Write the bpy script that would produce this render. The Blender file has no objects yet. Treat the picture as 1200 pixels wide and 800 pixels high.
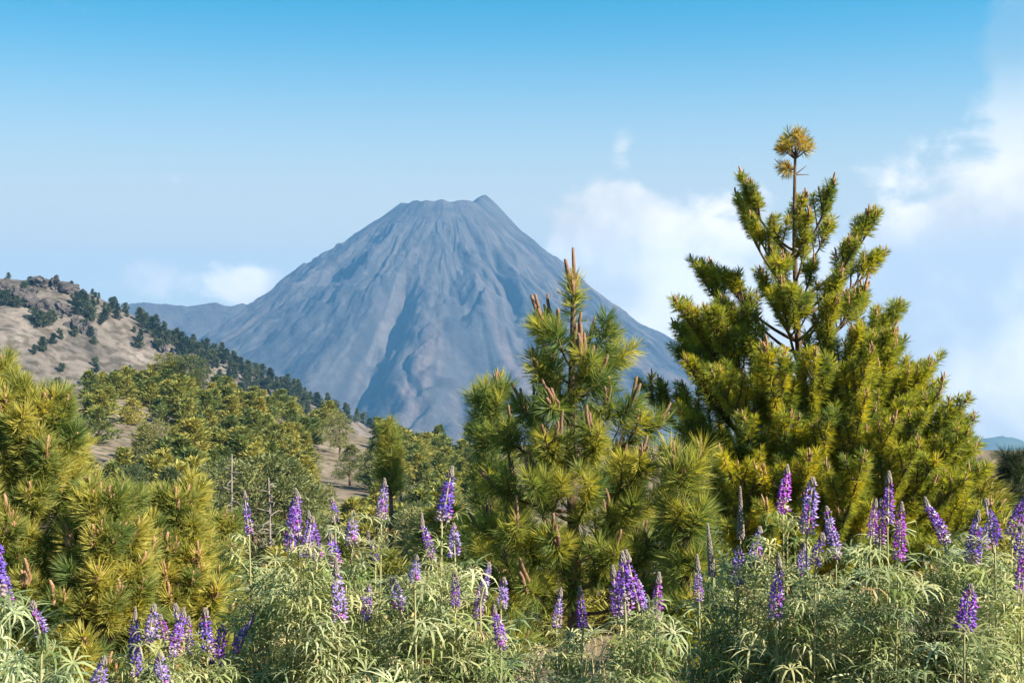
import bpy, math, random
import numpy as np
from mathutils import Vector, Quaternion, Euler

# ------------------------------------------------------------------ camera, sky, sun, exposure
scene = bpy.context.scene
EYE = 1.7
FPX = 1200 * 50.0 / 36.0
cam_d = bpy.data.cameras.new('camera'); cam = bpy.data.objects.new('camera', cam_d)
scene.collection.objects.link(cam); scene.camera = cam
cam.location = (0, 0, EYE); cam.rotation_euler = (math.radians(90), 0, 0)
cam_d.lens = 50; cam_d.sensor_width = 36; cam_d.clip_start = 0.05; cam_d.clip_end = 60000

SUN_EL, SUN_AZ = math.radians(36), math.radians(119)      # azimuth measured from +Y towards +X
sun_dir = Vector((math.sin(SUN_AZ) * math.cos(SUN_EL), math.cos(SUN_AZ) * math.cos(SUN_EL), math.sin(SUN_EL)))
sl = bpy.data.lights.new('sun', 'SUN'); sl.energy = 5.0; sl.angle = math.radians(0.53); sl.color = (1.0, 0.91, 0.77)
so = bpy.data.objects.new('sun', sl); scene.collection.objects.link(so)
so.rotation_euler = sun_dir.to_track_quat('Z', 'Y').to_euler(); so.location = (40, -20, 60)

scene.view_settings.view_transform = 'Standard'; scene.view_settings.look = 'None'
scene.view_settings.exposure = 1.75; scene.view_settings.gamma = 1.0
scene.view_settings.use_curve_mapping = False
scene.render.engine = 'CYCLES'
cy = scene.cycles
cy.max_bounces = 8; cy.diffuse_bounces = 4; cy.glossy_bounces = 1; cy.transmission_bounces = 5
cy.volume_bounces = 0; cy.transparent_max_bounces = 8; cy.use_denoising = True
cy.sample_clamp_indirect = 4.0

world = bpy.data.worlds.new('World'); scene.world = world; world.use_nodes = True
wn, wl = world.node_tree.nodes, world.node_tree.links
wn.clear()
def W(t, **k):
    n = wn.new(t)
    for a, b in k.items(): setattr(n, a, b)
    return n
def wset(n, i, v):
    if isinstance(v, bpy.types.NodeSocket): wl.new(v, n.inputs[i])
    elif v is not None: n.inputs[i].default_value = v
def wmath(op, a, b=None, c=None, clamp=False):
    n = W('ShaderNodeMath', operation=op, use_clamp=clamp)
    wset(n, 0, a); wset(n, 1, b); wset(n, 2, c)
    return n.outputs[0]
def wvec(op, a, b=None):
    n = W('ShaderNodeVectorMath', operation=op); wset(n, 0, a); wset(n, 1, b)
    return n
def wmix(f, a, b):
    n = W('ShaderNodeMix', data_type='RGBA'); wset(n, 0, f); wset(n, 6, a); wset(n, 7, b)
    return n.outputs[2]
def wramp(v, lo, hi, smooth=True):
    n = W('ShaderNodeMapRange', interpolation_type='SMOOTHSTEP' if smooth else 'LINEAR'); wset(n, 0, v); wset(n, 1, lo); wset(n, 2, hi)
    return n.outputs[0]
tc = W('ShaderNodeTexCoord')
DIR = wvec('NORMALIZE', tc.outputs['Generated']).outputs[0]
sep = W('ShaderNodeSeparateXYZ'); wl.new(DIR, sep.inputs[0])
dz = sep.outputs[2]
# clear air above the lowland haze: the sky deepens quickly with height
lift = W('ShaderNodeCombineXYZ'); wl.new(sep.outputs[0], lift.inputs[0]); wl.new(sep.outputs[1], lift.inputs[1])
wl.new(wmath('MULTIPLY_ADD', dz, 2.4, 0.02), lift.inputs[2])
sky = W('ShaderNodeTexSky', sky_type='NISHITA', sun_disc=False)
sky.sun_elevation = SUN_EL; sky.sun_rotation = SUN_AZ
sky.altitude = 2500; sky.air_density = 1.0; sky.dust_density = 0.6; sky.ozone_density = 1.5
wl.new(wvec('NORMALIZE', lift.outputs[0]).outputs[0], sky.inputs[0])
tint = wvec('MULTIPLY', sky.outputs[0], (0.22, 0.97, 0.88)).outputs[0]
# thin milky layer low in the sky
milk = wramp(dz, 0.245, 0.06)
skyc = wmix(wmath('MULTIPLY', milk, 0.94), tint, (2.4, 2.25, 1.95, 1))
# clouds: broken banks low round the horizon
def blob(px, py, sx, sy, amp):
    d = Vector(((px - 600) / FPX, 1, (400 - py) / FPX)).normalized()
    v = wvec('SUBTRACT', DIR, tuple(d)).outputs[0]
    v = wvec('MULTIPLY', v, (FPX / sx, FPX / sx, FPX / sy)).outputs[0]
    l = wvec('LENGTH', v).outputs[1]
    return wmath('MULTIPLY', wmath('EXPONENT', wmath('MULTIPLY', wmath('MULTIPLY', l, l), -1.0)), amp)
cn = W('ShaderNodeTexNoise', noise_dimensions='3D'); cn.inputs['Scale'].default_value = 19; cn.inputs['Detail'].default_value = 9; cn.inputs['Roughness'].default_value = 0.56
cn.inputs['Distortion'].default_value = 0.35
wl.new(wvec('MULTIPLY', DIR, (1, 1, 1.5)).outputs[0], cn.inputs['Vector'])
big = W('ShaderNodeTexNoise'); big.inputs['Scale'].default_value = 3.2; big.inputs['Detail'].default_value = 3
wl.new(wvec('ADD', wvec('MULTIPLY', DIR, (1, 1, 2.0)).outputs[0], (3.1, 0.4, 0.0)).outputs[0], big.inputs['Vector'])
dens = wmath('MULTIPLY_ADD', cn.outputs[0], 1.9, -0.95)
bias = wmath('MULTIPLY_ADD', big.outputs[0], 1.0, -0.86)
for b in ((755, 292, 112, 66, 0.95), (695, 258, 52, 40, 0.45), (1090, 450, 350, 190, 1.9), (900, 410, 160, 90, 0.5), (1236, 150, 58, 330, 1.3), (1195, 60, 34, 60, 0.5), (303, 330, 46, 26, 0.85), (170, 336, 70, 30, 0.42),
          (728, 170, 17, 20, 0.55), (600, 420, 340, 60, 0.5)):
    bias = wmath('ADD', bias, blob(*b))
low = wramp(dz, 0.20, 0.05)
dd = wmath('ADD', dens, bias)
cmask = wmath('MULTIPLY', wramp(dd, -0.04, 0.40), wmath('MULTIPLY_ADD', low, 0.85, 0.15))
sh = W('ShaderNodeTexNoise'); sh.inputs['Scale'].default_value = 11; sh.inputs['Detail'].default_value = 6
wl.new(wvec('ADD', DIR, (0.0, 0.0, 0.045)).outputs[0], sh.inputs['Vector'])
ccol = wmix(wramp(sh.outputs[0], 0.36, 0.62), (2.7, 2.5, 2.25, 1), (4.8, 4.2, 3.6, 1))
final = wmix(wmath('MULTIPLY', cmask, 0.93), skyc, ccol)
bg = W('ShaderNodeBackground'); bg.inputs['Strength'].default_value = 0.10
wl.new(final, bg.inputs[0])
wo = W('ShaderNodeOutputWorld'); wl.new(bg.outputs[0], wo.inputs[0])

# ------------------------------------------------------------------ helpers
rnd = random.Random(7)
R = np.random.default_rng(11)
COL = scene.collection
def P(px, py, Y):
    return Vector(((px - 600) / FPX * Y, Y, EYE - (py - 400) / FPX * Y))
def hash3(ix, iy, iz, seed):
    h = (ix.astype(np.int64) * 374761393 + iy.astype(np.int64) * 668265263 + iz.astype(np.int64) * 2147483647 + seed * 1274126177) & 0xFFFFFFFF
    h = ((h ^ (h >> 13)) * 1274126177) & 0xFFFFFFFF
    h = ((h ^ (h >> 16)) * 2246822519) & 0xFFFFFFFF
    return ((h ^ (h >> 15)) & 0xFFFFFF) / float(0xFFFFFF)
def vnoise(x, y, z=0.0, seed=0):
    x, y, z = np.broadcast_arrays(np.asarray(x, float), np.asarray(y, float), np.asarray(z, float))
    fx, fy, fz = np.floor(x), np.floor(y), np.floor(z)
    tx, ty, tz = x - fx, y - fy, z - fz
    tx, ty, tz = [t * t * t * (t * (t * 6 - 15) + 10) for t in (tx, ty, tz)]
    r = 0
    for dx in (0, 1):
        for dy in (0, 1):
            for dz_ in (0, 1):
                w = (tx if dx else 1 - tx) * (ty if dy else 1 - ty) * (tz if dz_ else 1 - tz)
                r = r + w * hash3(fx + dx, fy + dy, fz + dz_, seed)
    return r * 2 - 1
def fbm(x, y, z=0.0, seed=0, oct=4, gain=0.5):
    r, a, f = 0, 1.0, 1.0
    for i in range(oct):
        r = r + a * vnoise(np.asarray(x) * f, np.asarray(y) * f, np.asarray(z) * f, seed + i * 17); a *= gain; f *= 2.03
    return r
def sstep(a, b, x):
    t = np.clip((np.asarray(x, float) - a) / (b - a), 0, 1); return t * t * (3 - 2 * t)

def mesh(name, V, F, mats, smooth=False, col=None, midx=None):
    """V (n,3); F list of arrays (k,3) or (k,4)"""
    if not isinstance(F, (list, tuple)): F = [F]
    me = bpy.data.meshes.new(name)
    V = np.asarray(V, np.float32); me.vertices.add(len(V)); me.vertices.foreach_set('co', V.ravel())
    F = [np.asarray(f, np.int32) for f in F if len(f)]
    idx = np.concatenate([f.ravel() for f in F]); tot = np.concatenate([np.full(len(f), f.shape[1], np.int32) for f in F])
    start = np.concatenate([[0], np.cumsum(tot)[:-1]]).astype(np.int32)
    me.loops.add(len(idx)); me.loops.foreach_set('vertex_index', idx.astype(np.int32))
    me.polygons.add(len(tot)); me.polygons.foreach_set('loop_start', start); me.polygons.foreach_set('loop_total', tot)
    if smooth: me.polygons.foreach_set('use_smooth', np.ones(len(tot), bool))
    for m in (mats if isinstance(mats, (list, tuple)) else [mats]): me.materials.append(m)
    if midx is not None: me.polygons.foreach_set('material_index', np.asarray(midx, np.int32))
    me.update(calc_edges=True)
    if col is not None:
        ca = me.color_attributes.new('Col', 'FLOAT_COLOR', 'POINT')
        c4 = np.ones((len(V), 4), np.float32); c4[:, :3] = col; ca.data.foreach_set('color', c4.ravel())
    return me
def link(name, data, parent=None, loc=None, rot=None, scale=None):
    o = bpy.data.objects.new(name, data); COL.objects.link(o)
    if parent is not None: o.parent = parent
    if loc is not None: o.location = loc
    if rot is not None:
        o.rotation_mode = 'QUATERNION'; o.rotation_quaternion = rot
    if scale is not None: o.scale = (scale,) * 3 if not hasattr(scale, '__len__') else scale
    return o
def tag(o, label=None, cat=None, group=None, kind=None):
    if label: o['label'] = label
    if cat: o['category'] = cat
    if group: o['group'] = group
    if kind: o['kind'] = kind
    return o
class MB:
    """collects verts/faces"""
    def __init__(s): s.V = []; s.F3 = []; s.F4 = []; s.n = 0; s.C = []
    def add(s, V, F3=None, F4=None, col=None):
        V = np.asarray(V, float).reshape(-1, 3)
        if F3 is not None and len(F3): s.F3.append(np.asarray(F3, int) + s.n)
        if F4 is not None and len(F4): s.F4.append(np.asarray(F4, int) + s.n)
        s.V.append(V); s.n += len(V)
        if col is not None:
            c = np.asarray(col, float); s.C.append(np.broadcast_to(c, (len(V), 3)))
    def tube(s, pts, radii, k=6, col=None):
        pts = np.asarray(pts, float); n = len(pts)
        T = np.gradient(pts, axis=0); T /= np.linalg.norm(T, axis=1)[:, None] + 1e-9
        a = np.array([0.31, 0.11, 0.94]) if abs(T[0][2]) < 0.8 else np.array([1.0, 0.1, 0])
        rings = []
        for i in range(n):
            u = np.cross(T[i], a); u /= np.linalg.norm(u) + 1e-9; v = np.cross(T[i], u)
            ang = np.arange(k) * 2 * math.pi / k
            rings.append(pts[i] + radii[i] * (np.cos(ang)[:, None] * u + np.sin(ang)[:, None] * v))
        V = np.concatenate(rings + [pts[-1:] + T[-1] * radii[-1]])
        F4 = [(i * k + j, i * k + (j + 1) % k, (i + 1) * k + (j + 1) % k, (i + 1) * k + j) for i in range(n - 1) for j in range(k)]
        F3 = [((n - 1) * k + j, (n - 1) * k + (j + 1) % k, n * k) for j in range(k)]
        s.add(V, F3, F4, col)
    def mesh(s, name, mat, smooth=False, midx=None):
        F = []
        if s.F3: F.append(np.concatenate(s.F3))
        if s.F4: F.append(np.concatenate(s.F4))
        return mesh(name, np.concatenate(s.V), F, mat, smooth, np.concatenate(s.C) if s.C else None, midx)

# ------------------------------------------------------------------ materials
def newmat(name):
    m = bpy.data.materials.new(name); m.use_nodes = True
    nt = m.node_tree; nt.nodes.clear()
    return m, nt.nodes, nt.links
def ramp(n, l, fac, stops):
    r = n.new('ShaderNodeValToRGB'); l.new(fac, r.inputs[0])
    e = r.color_ramp.elements
    while len(e) < len(stops): e.new(0.5)
    for q, (p, c) in zip(e, stops): q.position = p; q.color = (*c, 1)
    return r.outputs[0]
def foliage_mat(name, stops, rough=0.55, trans=0.3, noise=0.0, transcol=(1.2, 1.15, 0.6), spec=0.25):
    m, n, l = newmat(name)
    oi = n.new('ShaderNodeObjectInfo')
    fac = oi.outputs['Random']
    if noise:
        t = n.new('ShaderNodeTexNoise'); t.inputs['Scale'].default_value = noise; t.inputs['Detail'].default_value = 3
        g = n.new('ShaderNodeNewGeometry'); l.new(g.outputs['Position'], t.inputs['Vector'])
        mm = n.new('ShaderNodeMath'); mm.operation = 'MULTIPLY_ADD'; l.new(t.outputs[0], mm.inputs[0]); mm.inputs[1].default_value = 2.0; mm.inputs[2].default_value = -1.0
        ad = n.new('ShaderNodeMath'); ad.operation = 'ADD'; l.new(mm.outputs[0], ad.inputs[0]); l.new(fac, ad.inputs[1]); ad.use_clamp = True
        fac = ad.outputs[0]
    c = ramp(n, l, fac, stops)
    p = n.new('ShaderNodeBsdfPrincipled'); l.new(c, p.inputs['Base Color']); p.inputs['Roughness'].default_value = rough
    p.inputs['Specular IOR Level'].default_value = spec
    t = n.new('ShaderNodeBsdfTranslucent')
    mv = n.new('ShaderNodeVectorMath'); mv.operation = 'MULTIPLY'; l.new(c, mv.inputs[0]); mv.inputs[1].default_value = transcol
    l.new(mv.outputs[0], t.inputs[0])
    mx = n.new('ShaderNodeMixShader'); mx.inputs[0].default_value = trans
    l.new(p.outputs[0], mx.inputs[1]); l.new(t.outputs[0], mx.inputs[2])
    o = n.new('ShaderNodeOutputMaterial'); l.new(mx.outputs[0], o.inputs[0])
    return m
def noise_mat(name, stops, scale, rough=0.9, detail=8, stretch=(1, 1, 1), bump=0.0, bscale=None, bdist=0.1, stops2=None, scale2=None):
    m, n, l = newmat(name)
    tcn = n.new('ShaderNodeTexCoord'); mp = n.new('ShaderNodeMapping'); mp.inputs['Scale'].default_value = stretch
    l.new(tcn.outputs['Object'], mp.inputs[0])
    t = n.new('ShaderNodeTexNoise'); t.inputs['Scale'].default_value = scale; t.inputs['Detail'].default_value = detail; t.inputs['Roughness'].default_value = 0.62
    l.new(mp.outputs[0], t.inputs['Vector'])
    c = ramp(n, l, t.outputs[0], stops)
    if stops2:
        t3 = n.new('ShaderNodeTexNoise'); t3.inputs['Scale'].default_value = scale2; t3.inputs['Detail'].default_value = 6
        l.new(mp.outputs[0], t3.inputs['Vector'])
        c2 = ramp(n, l, t3.outputs[0], stops2)
        mx = n.new('ShaderNodeMix'); mx.data_type = 'RGBA'; mx.blend_type = 'MULTIPLY'; mx.inputs[0].default_value = 1.0
        l.new(c, mx.inputs[6]); l.new(c2, mx.inputs[7]); c = mx.outputs[2]
    p = n.new('ShaderNodeBsdfPrincipled'); l.new(c, p.inputs['Base Color']); p.inputs['Roughness'].default_value = rough
    p.inputs['Specular IOR Level'].default_value = 0.15
    if bump:
        t2 = n.new('ShaderNodeTexNoise'); t2.inputs['Scale'].default_value = bscale or scale * 4; t2.inputs['Detail'].default_value = 8
        l.new(mp.outputs[0], t2.inputs['Vector'])
        b = n.new('ShaderNodeBump'); b.inputs['Strength'].default_value = bump; b.inputs['Distance'].default_value = bdist
        l.new(t2.outputs[0], b.inputs['Height']); l.new(b.outputs[0], p.inputs['Normal'])
    o = n.new('ShaderNodeOutputMaterial'); l.new(p.outputs[0], o.inputs[0])
    return m
def col_mat(name, rough=0.6, trans=0.0, noise=None, bump=0.0):
    m, n, l = newmat(name)
    a = n.new('ShaderNodeAttribute'); a.attribute_name = 'Col'
    c = a.outputs['Color']
    if noise:
        tcn = n.new('ShaderNodeTexCoord')
        t = n.new('ShaderNodeTexNoise'); t.inputs['Scale'].default_value = noise; t.inputs['Detail'].default_value = 10; t.inputs['Roughness'].default_value = 0.65
        l.new(tcn.outputs['Object'], t.inputs['Vector'])
        r_ = ramp(n, l, t.outputs[0], [(0.3, (0.7, 0.7, 0.7)), (0.7, (1.3, 1.3, 1.3))])
        mx = n.new('ShaderNodeMix'); mx.data_type = 'RGBA'; mx.blend_type = 'MULTIPLY'; mx.inputs[0].default_value = 1.0
        l.new(c, mx.inputs[6]); l.new(r_, mx.inputs[7]); c = mx.outputs[2]
    p = n.new('ShaderNodeBsdfPrincipled'); l.new(c, p.inputs['Base Color']); p.inputs['Roughness'].default_value = rough
    p.inputs['Specular IOR Level'].default_value = 0.2
    if bump:
        bn = n.new('ShaderNodeBump'); bn.inputs['Strength'].default_value = 0.8; bn.inputs['Distance'].default_value = bump
        l.new(t.outputs[0], bn.inputs['Height']); l.new(bn.outputs[0], p.inputs['Normal'])
    o = n.new('ShaderNodeOutputMaterial')
    if trans:
        t = n.new('ShaderNodeBsdfTranslucent'); l.new(c, t.inputs[0])
        mx = n.new('ShaderNodeMixShader'); mx.inputs[0].default_value = trans
        l.new(p.outputs[0], mx.inputs[1]); l.new(t.outputs[0], mx.inputs[2]); l.new(mx.outputs[0], o.inputs[0])
    else: l.new(p.outputs[0], o.inputs[0])
    return m

M_bark = noise_mat('pine_bark', [(0.3, (0.055, 0.038, 0.026)), (0.7, (0.16, 0.105, 0.07))], 30, stretch=(1, 1, 0.3), bump=0.6, bdist=0.01)
M_candle = noise_mat('candle_scale', [(0.3, (0.11, 0.060, 0.040)), (0.7, (0.24, 0.145, 0.09))], 60, bump=0.6, bscale=160, bdist=0.004)
M_candle_pale = noise_mat('candle_scale_pale', [(0.3, (0.17, 0.09, 0.052)), (0.7, (0.33, 0.19, 0.11))], 60, bump=0.6, bscale=160, bdist=0.004)
M_ndl_mid = foliage_mat('needle_green', [(0.0, (0.09, 0.15, 0.045)), (0.5, (0.21, 0.25, 0.06)), (1.0, (0.39, 0.36, 0.06))], trans=0.5, noise=4.5)
M_ndl_left = foliage_mat('needle_olive', [(0.0, (0.13, 0.185, 0.055)), (0.5, (0.29, 0.295, 0.075)), (1.0, (0.45, 0.40, 0.095))], trans=0.5, noise=4.5)
M_ndl_right = foliage_mat('needle_yellowgreen', [(0.0, (0.10, 0.16, 0.045)), (0.45, (0.27, 0.29, 0.035)), (1.0, (0.48, 0.41, 0.03))], trans=0.52, noise=4.5)
M_ndl_gold = foliage_mat('needle_golden', [(0.0, (0.20, 0.22, 0.05)), (0.5, (0.42, 0.31, 0.04)), (1.0, (0.38, 0.20, 0.04))])
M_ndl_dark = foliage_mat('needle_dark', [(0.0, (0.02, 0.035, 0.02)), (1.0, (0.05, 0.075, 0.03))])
M_cr_young = foliage_mat('crown_young', [(0.0, (0.075, 0.11, 0.032)), (0.5, (0.18, 0.19, 0.042)), (1.0, (0.29, 0.255, 0.055))], noise=0.8)
M_cr_big = foliage_mat('crown_olive', [(0.0, (0.065, 0.09, 0.036)), (0.5, (0.125, 0.14, 0.05)), (1.0, (0.20, 0.195, 0.07))], noise=0.6)
M_cr_far = foliage_mat('crown_far', [(0.0, (0.024, 0.040, 0.022)), (1.0, (0.08, 0.095, 0.04))], noise=0.15)
M_leaf = foliage_mat('lupin_leaf', [(0.0, (0.12, 0.18, 0.06)), (0.35, (0.25, 0.29, 0.11)), (0.7, (0.35, 0.375, 0.185)), (1.0, (0.44, 0.42, 0.19))], rough=0.85, trans=0.4, transcol=(1.1, 1.1, 0.7), spec=0.1)
M_leaf_grey = foliage_mat('lupin_leaf_silver', [(0.0, (0.16, 0.22, 0.12)), (0.6, (0.33, 0.37, 0.22)), (1.0, (0.46, 0.47, 0.28))], rough=0.85, trans=0.35, transcol=(1.1, 1.1, 0.7), spec=0.1)
M_leaf_mass = foliage_mat('lupin_leaf_mass', [(0.0, (0.15, 0.20, 0.09)), (0.5, (0.29, 0.33, 0.165)), (1.0, (0.43, 0.42, 0.22))], trans=0.4, noise=9.0, rough=0.85, spec=0.1)
M_dry = foliage_mat('dry_leaf', [(0.0, (0.26, 0.17, 0.09)), (0.5, (0.42, 0.32, 0.17)), (1.0, (0.52, 0.42, 0.22))], trans=0.25)
M_stem = noise_mat('lupin_stem', [(0.3, (0.15, 0.15, 0.065)), (0.7, (0.33, 0.29, 0.14))], 9, rough=0.7)
M_flower = col_mat('petals', 0.55, 0.25)
M_bud = noise_mat('lupin_bud', [(0.3, (0.11, 0.095, 0.085)), (0.7, (0.24, 0.20, 0.17))], 120, rough=0.8)
M_dead = noise_mat('weathered_wood', [(0.3, (0.10, 0.085, 0.075)), (0.7, (0.22, 0.19, 0.165))], 12, stretch=(1, 1, 0.3))
M_rock = noise_mat('volcanic_rock', [(0.3, (0.025, 0.022, 0.022)), (0.7, (0.10, 0.085, 0.078))], 0.9, bump=1.0, bscale=2.2, bdist=0.5)
M_ground = noise_mat('pumice_soil', [(0.3, (0.085, 0.067, 0.05)), (0.5, (0.145, 0.112, 0.084)), (0.72, (0.21, 0.168, 0.13))], 0.06, bump=0.5, bscale=2.5, bdist=0.15,
                     stops2=[(0.40, (0.45, 0.5, 0.36)), (0.55, (1, 1, 1))], scale2=0.7)
M_hill = noise_mat('hill_soil', [(0.28, (0.05, 0.044, 0.038)), (0.46, (0.105, 0.088, 0.074)), (0.56, (0.125, 0.104, 0.088)), (0.72, (0.19, 0.163, 0.14))], 0.03, bump=0.7, bscale=0.22, bdist=2.0,
                   stops2=[(0.40, (0.5, 0.5, 0.45)), (0.56, (1, 1, 1))], scale2=0.16)
M_volc = col_mat('volcanic_ash', 0.95, noise=0.02, bump=14.0)
M_far = noise_mat('far_forest', [(0.3, (0.035, 0.05, 0.03)), (0.7, (0.09, 0.10, 0.06))], 0.004)
M_grass = foliage_mat('dry_grass', [(0.0, (0.16, 0.17, 0.06)), (0.5, (0.34, 0.29, 0.12)), (1.0, (0.45, 0.37, 0.18))], noise=3.0)

# ------------------------------------------------------------------ terrain
def lowland(r):                                   # regional fall of the land away from the mountain
    return np.interp(r, [0, 300, 500, 900, 1600, 3000, 6000, 9000, 12000], [0, -20, -58, -140, -260, -450, -640, -760, -850])
CREST_X = [-400, -180, -120, -95, -84, -64, -50, -33, -9, 17, 60, 140, 400]
CREST_Z = [4, -2, -5, -7.4, -7.8, -6.6, -11.0, -15.6, -22, -27, -32, -40, -70]
def gz(x, y):
    x = np.asarray(x, float); y = np.asarray(y, float)
    r = np.hypot(x, y)
    f = np.clip(y, 0, None)
    near = -0.035 * np.clip(f, 0, 6) - 0.085 * np.clip(f - 6, 0, 8) - 0.30 * np.clip(f - 14, 0, 60) * sstep(10, 30, f)
    near = near + 0.05 * fbm(x * 0.7, y * 0.7, 0, 3, 3) * sstep(0.5, 3, r) + 0.02 * x * sstep(5, 20, f) * 0.5
    near = np.maximum(near, -16 + 0.0 * x)
    cz = np.interp(x, CREST_X, CREST_Z)
    # gully floor at 85 m, ridge crest at ~280 m
    t = np.clip((f - 75) / 205, 0, 1)
    fl = np.interp(x, [-150, -60, -20, 20, 80, 200], [-11, -13.5, -15.5, -17, -20, -30])
    mid = fl + (cz - fl) * (t ** 1.15) + 0.9 * fbm(x * 0.035, y * 0.035, 0, 9, 4) * sstep(60, 110, f)
    beyond = cz - 0.36 * np.clip(f - 280, 0, None)
    beyond = np.maximum(beyond, lowland(r))
    far = lowland(r) + 0.02 * np.clip(r - 400, 0, 4000) * fbm(x / 900, y / 900, 0, 21, 4)
    z = near + (mid - near) * sstep(45, 85, f)
    z = np.where(f > 280, beyond, z)
    k = sstep(420, 700, r)
    z = z * (1 - k) + far * k
    side = sstep(-5, -60, y)                         # behind the camera the mountain rises gently
    return z + side * (0.05 * (-y) * (r < 3000) + 0)
# ground sheet: rings that widen with distance, finer ahead
az = np.concatenate([np.linspace(-180, -32, 60, endpoint=False), np.linspace(-32, 32, 430, endpoint=False), np.linspace(32, 180, 60, endpoint=False)])
az = np.radians(az); rr = np.concatenate([[0.25], 0.6 * (9000 / 0.6) ** np.linspace(0, 1, 430)])
A, RR = np.meshgrid(az, rr); X = RR * np.sin(A); Y = RR * np.cos(A); Z = gz(X, Y)
V = np.stack([X, Y, Z], -1).reshape(-1, 3); na, nr = len(az), len(rr)
i, j = np.meshgrid(np.arange(nr - 1), np.arange(na), indexing='ij'); j2 = (j + 1) % na
F4 = np.stack([i * na + j, i * na + j2, (i + 1) * na + j2, (i + 1) * na + j], -1).reshape(-1, 4)
F4 = F4[:, ::-1]
V = np.concatenate([V, [[0, 0, gz(0.0, 0.0)]]]); jj = np.arange(na)
F3 = np.stack([np.full(na, len(V) - 1), (jj + 1) % na, jj], -1)
tag(link('ground', mesh('ground', V, [F3, F4], M_ground, True)), 'bare pumice soil falling away into a valley', None, None, 'structure')

# left mountain flank
HX = [-1500, -700, -432, -324, -291, -262, -229, -189, -135, -92, -30, 60, 300]
HZ = [150, 80, 52, 42, 39.5, 29, 12, -6, -29, -52, -80, -120, -200]
def hz(x, y):
    x = np.asarray(x, float); y = np.asarray(y, float)
    c = np.interp(x, HX, HZ)
    d = 900 - y
    z = c - np.where(d > 0, 0.37 * (np.sqrt(d * d + 900) - 30), -0.5 * d * -1 * -1 * -1) if False else c - np.where(d > 0, 0.37 * (np.sqrt(d * d + 900) - 30), 0.45 * (np.sqrt(d * d + 900) - 30))
    z = z + 3.2 * fbm(x / 70, y / 70, 0, 31, 5) * sstep(0, 60, np.abs(d)) + 0.8 * fbm(x / 14, y / 14, 0, 37, 3)
    rid = 1 - np.abs(vnoise((x + 0.35 * y) / 46, y / 220, 0, 41))        # erosion rills down the slope
    return z - 3.0 * rid * rid * sstep(20, 120, d)
gx = np.arange(-1000, 200, 5.0); gy = np.arange(420, 1250, 5.0)
X, Y = np.meshgrid(gx, gy); Z = hz(X, Y)
edge = np.minimum.reduce([X - gx[0], gx[-1] - X, Y - gy[0], gy[-1] - Y]); Z = Z - 90 * (1 - sstep(0, 60, edge))
def grid_mesh(name, X, Y, Z, mat, col=None):
    n, m = X.shape; i, j = np.meshgrid(np.arange(n - 1), np.arange(m - 1), indexing='ij')
    F = np.stack([i * m + j, i * m + j + 1, (i + 1) * m + j + 1, (i + 1) * m + j], -1).reshape(-1, 4)
    return mesh(name, np.stack([X, Y, Z], -1).reshape(-1, 3), F, mat, True, col)
tag(link('hillside', grid_mesh('hillside', X, Y, Z, M_hill)), 'tan eroded mountain flank dotted with dark pines', None, None, 'structure')

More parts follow.
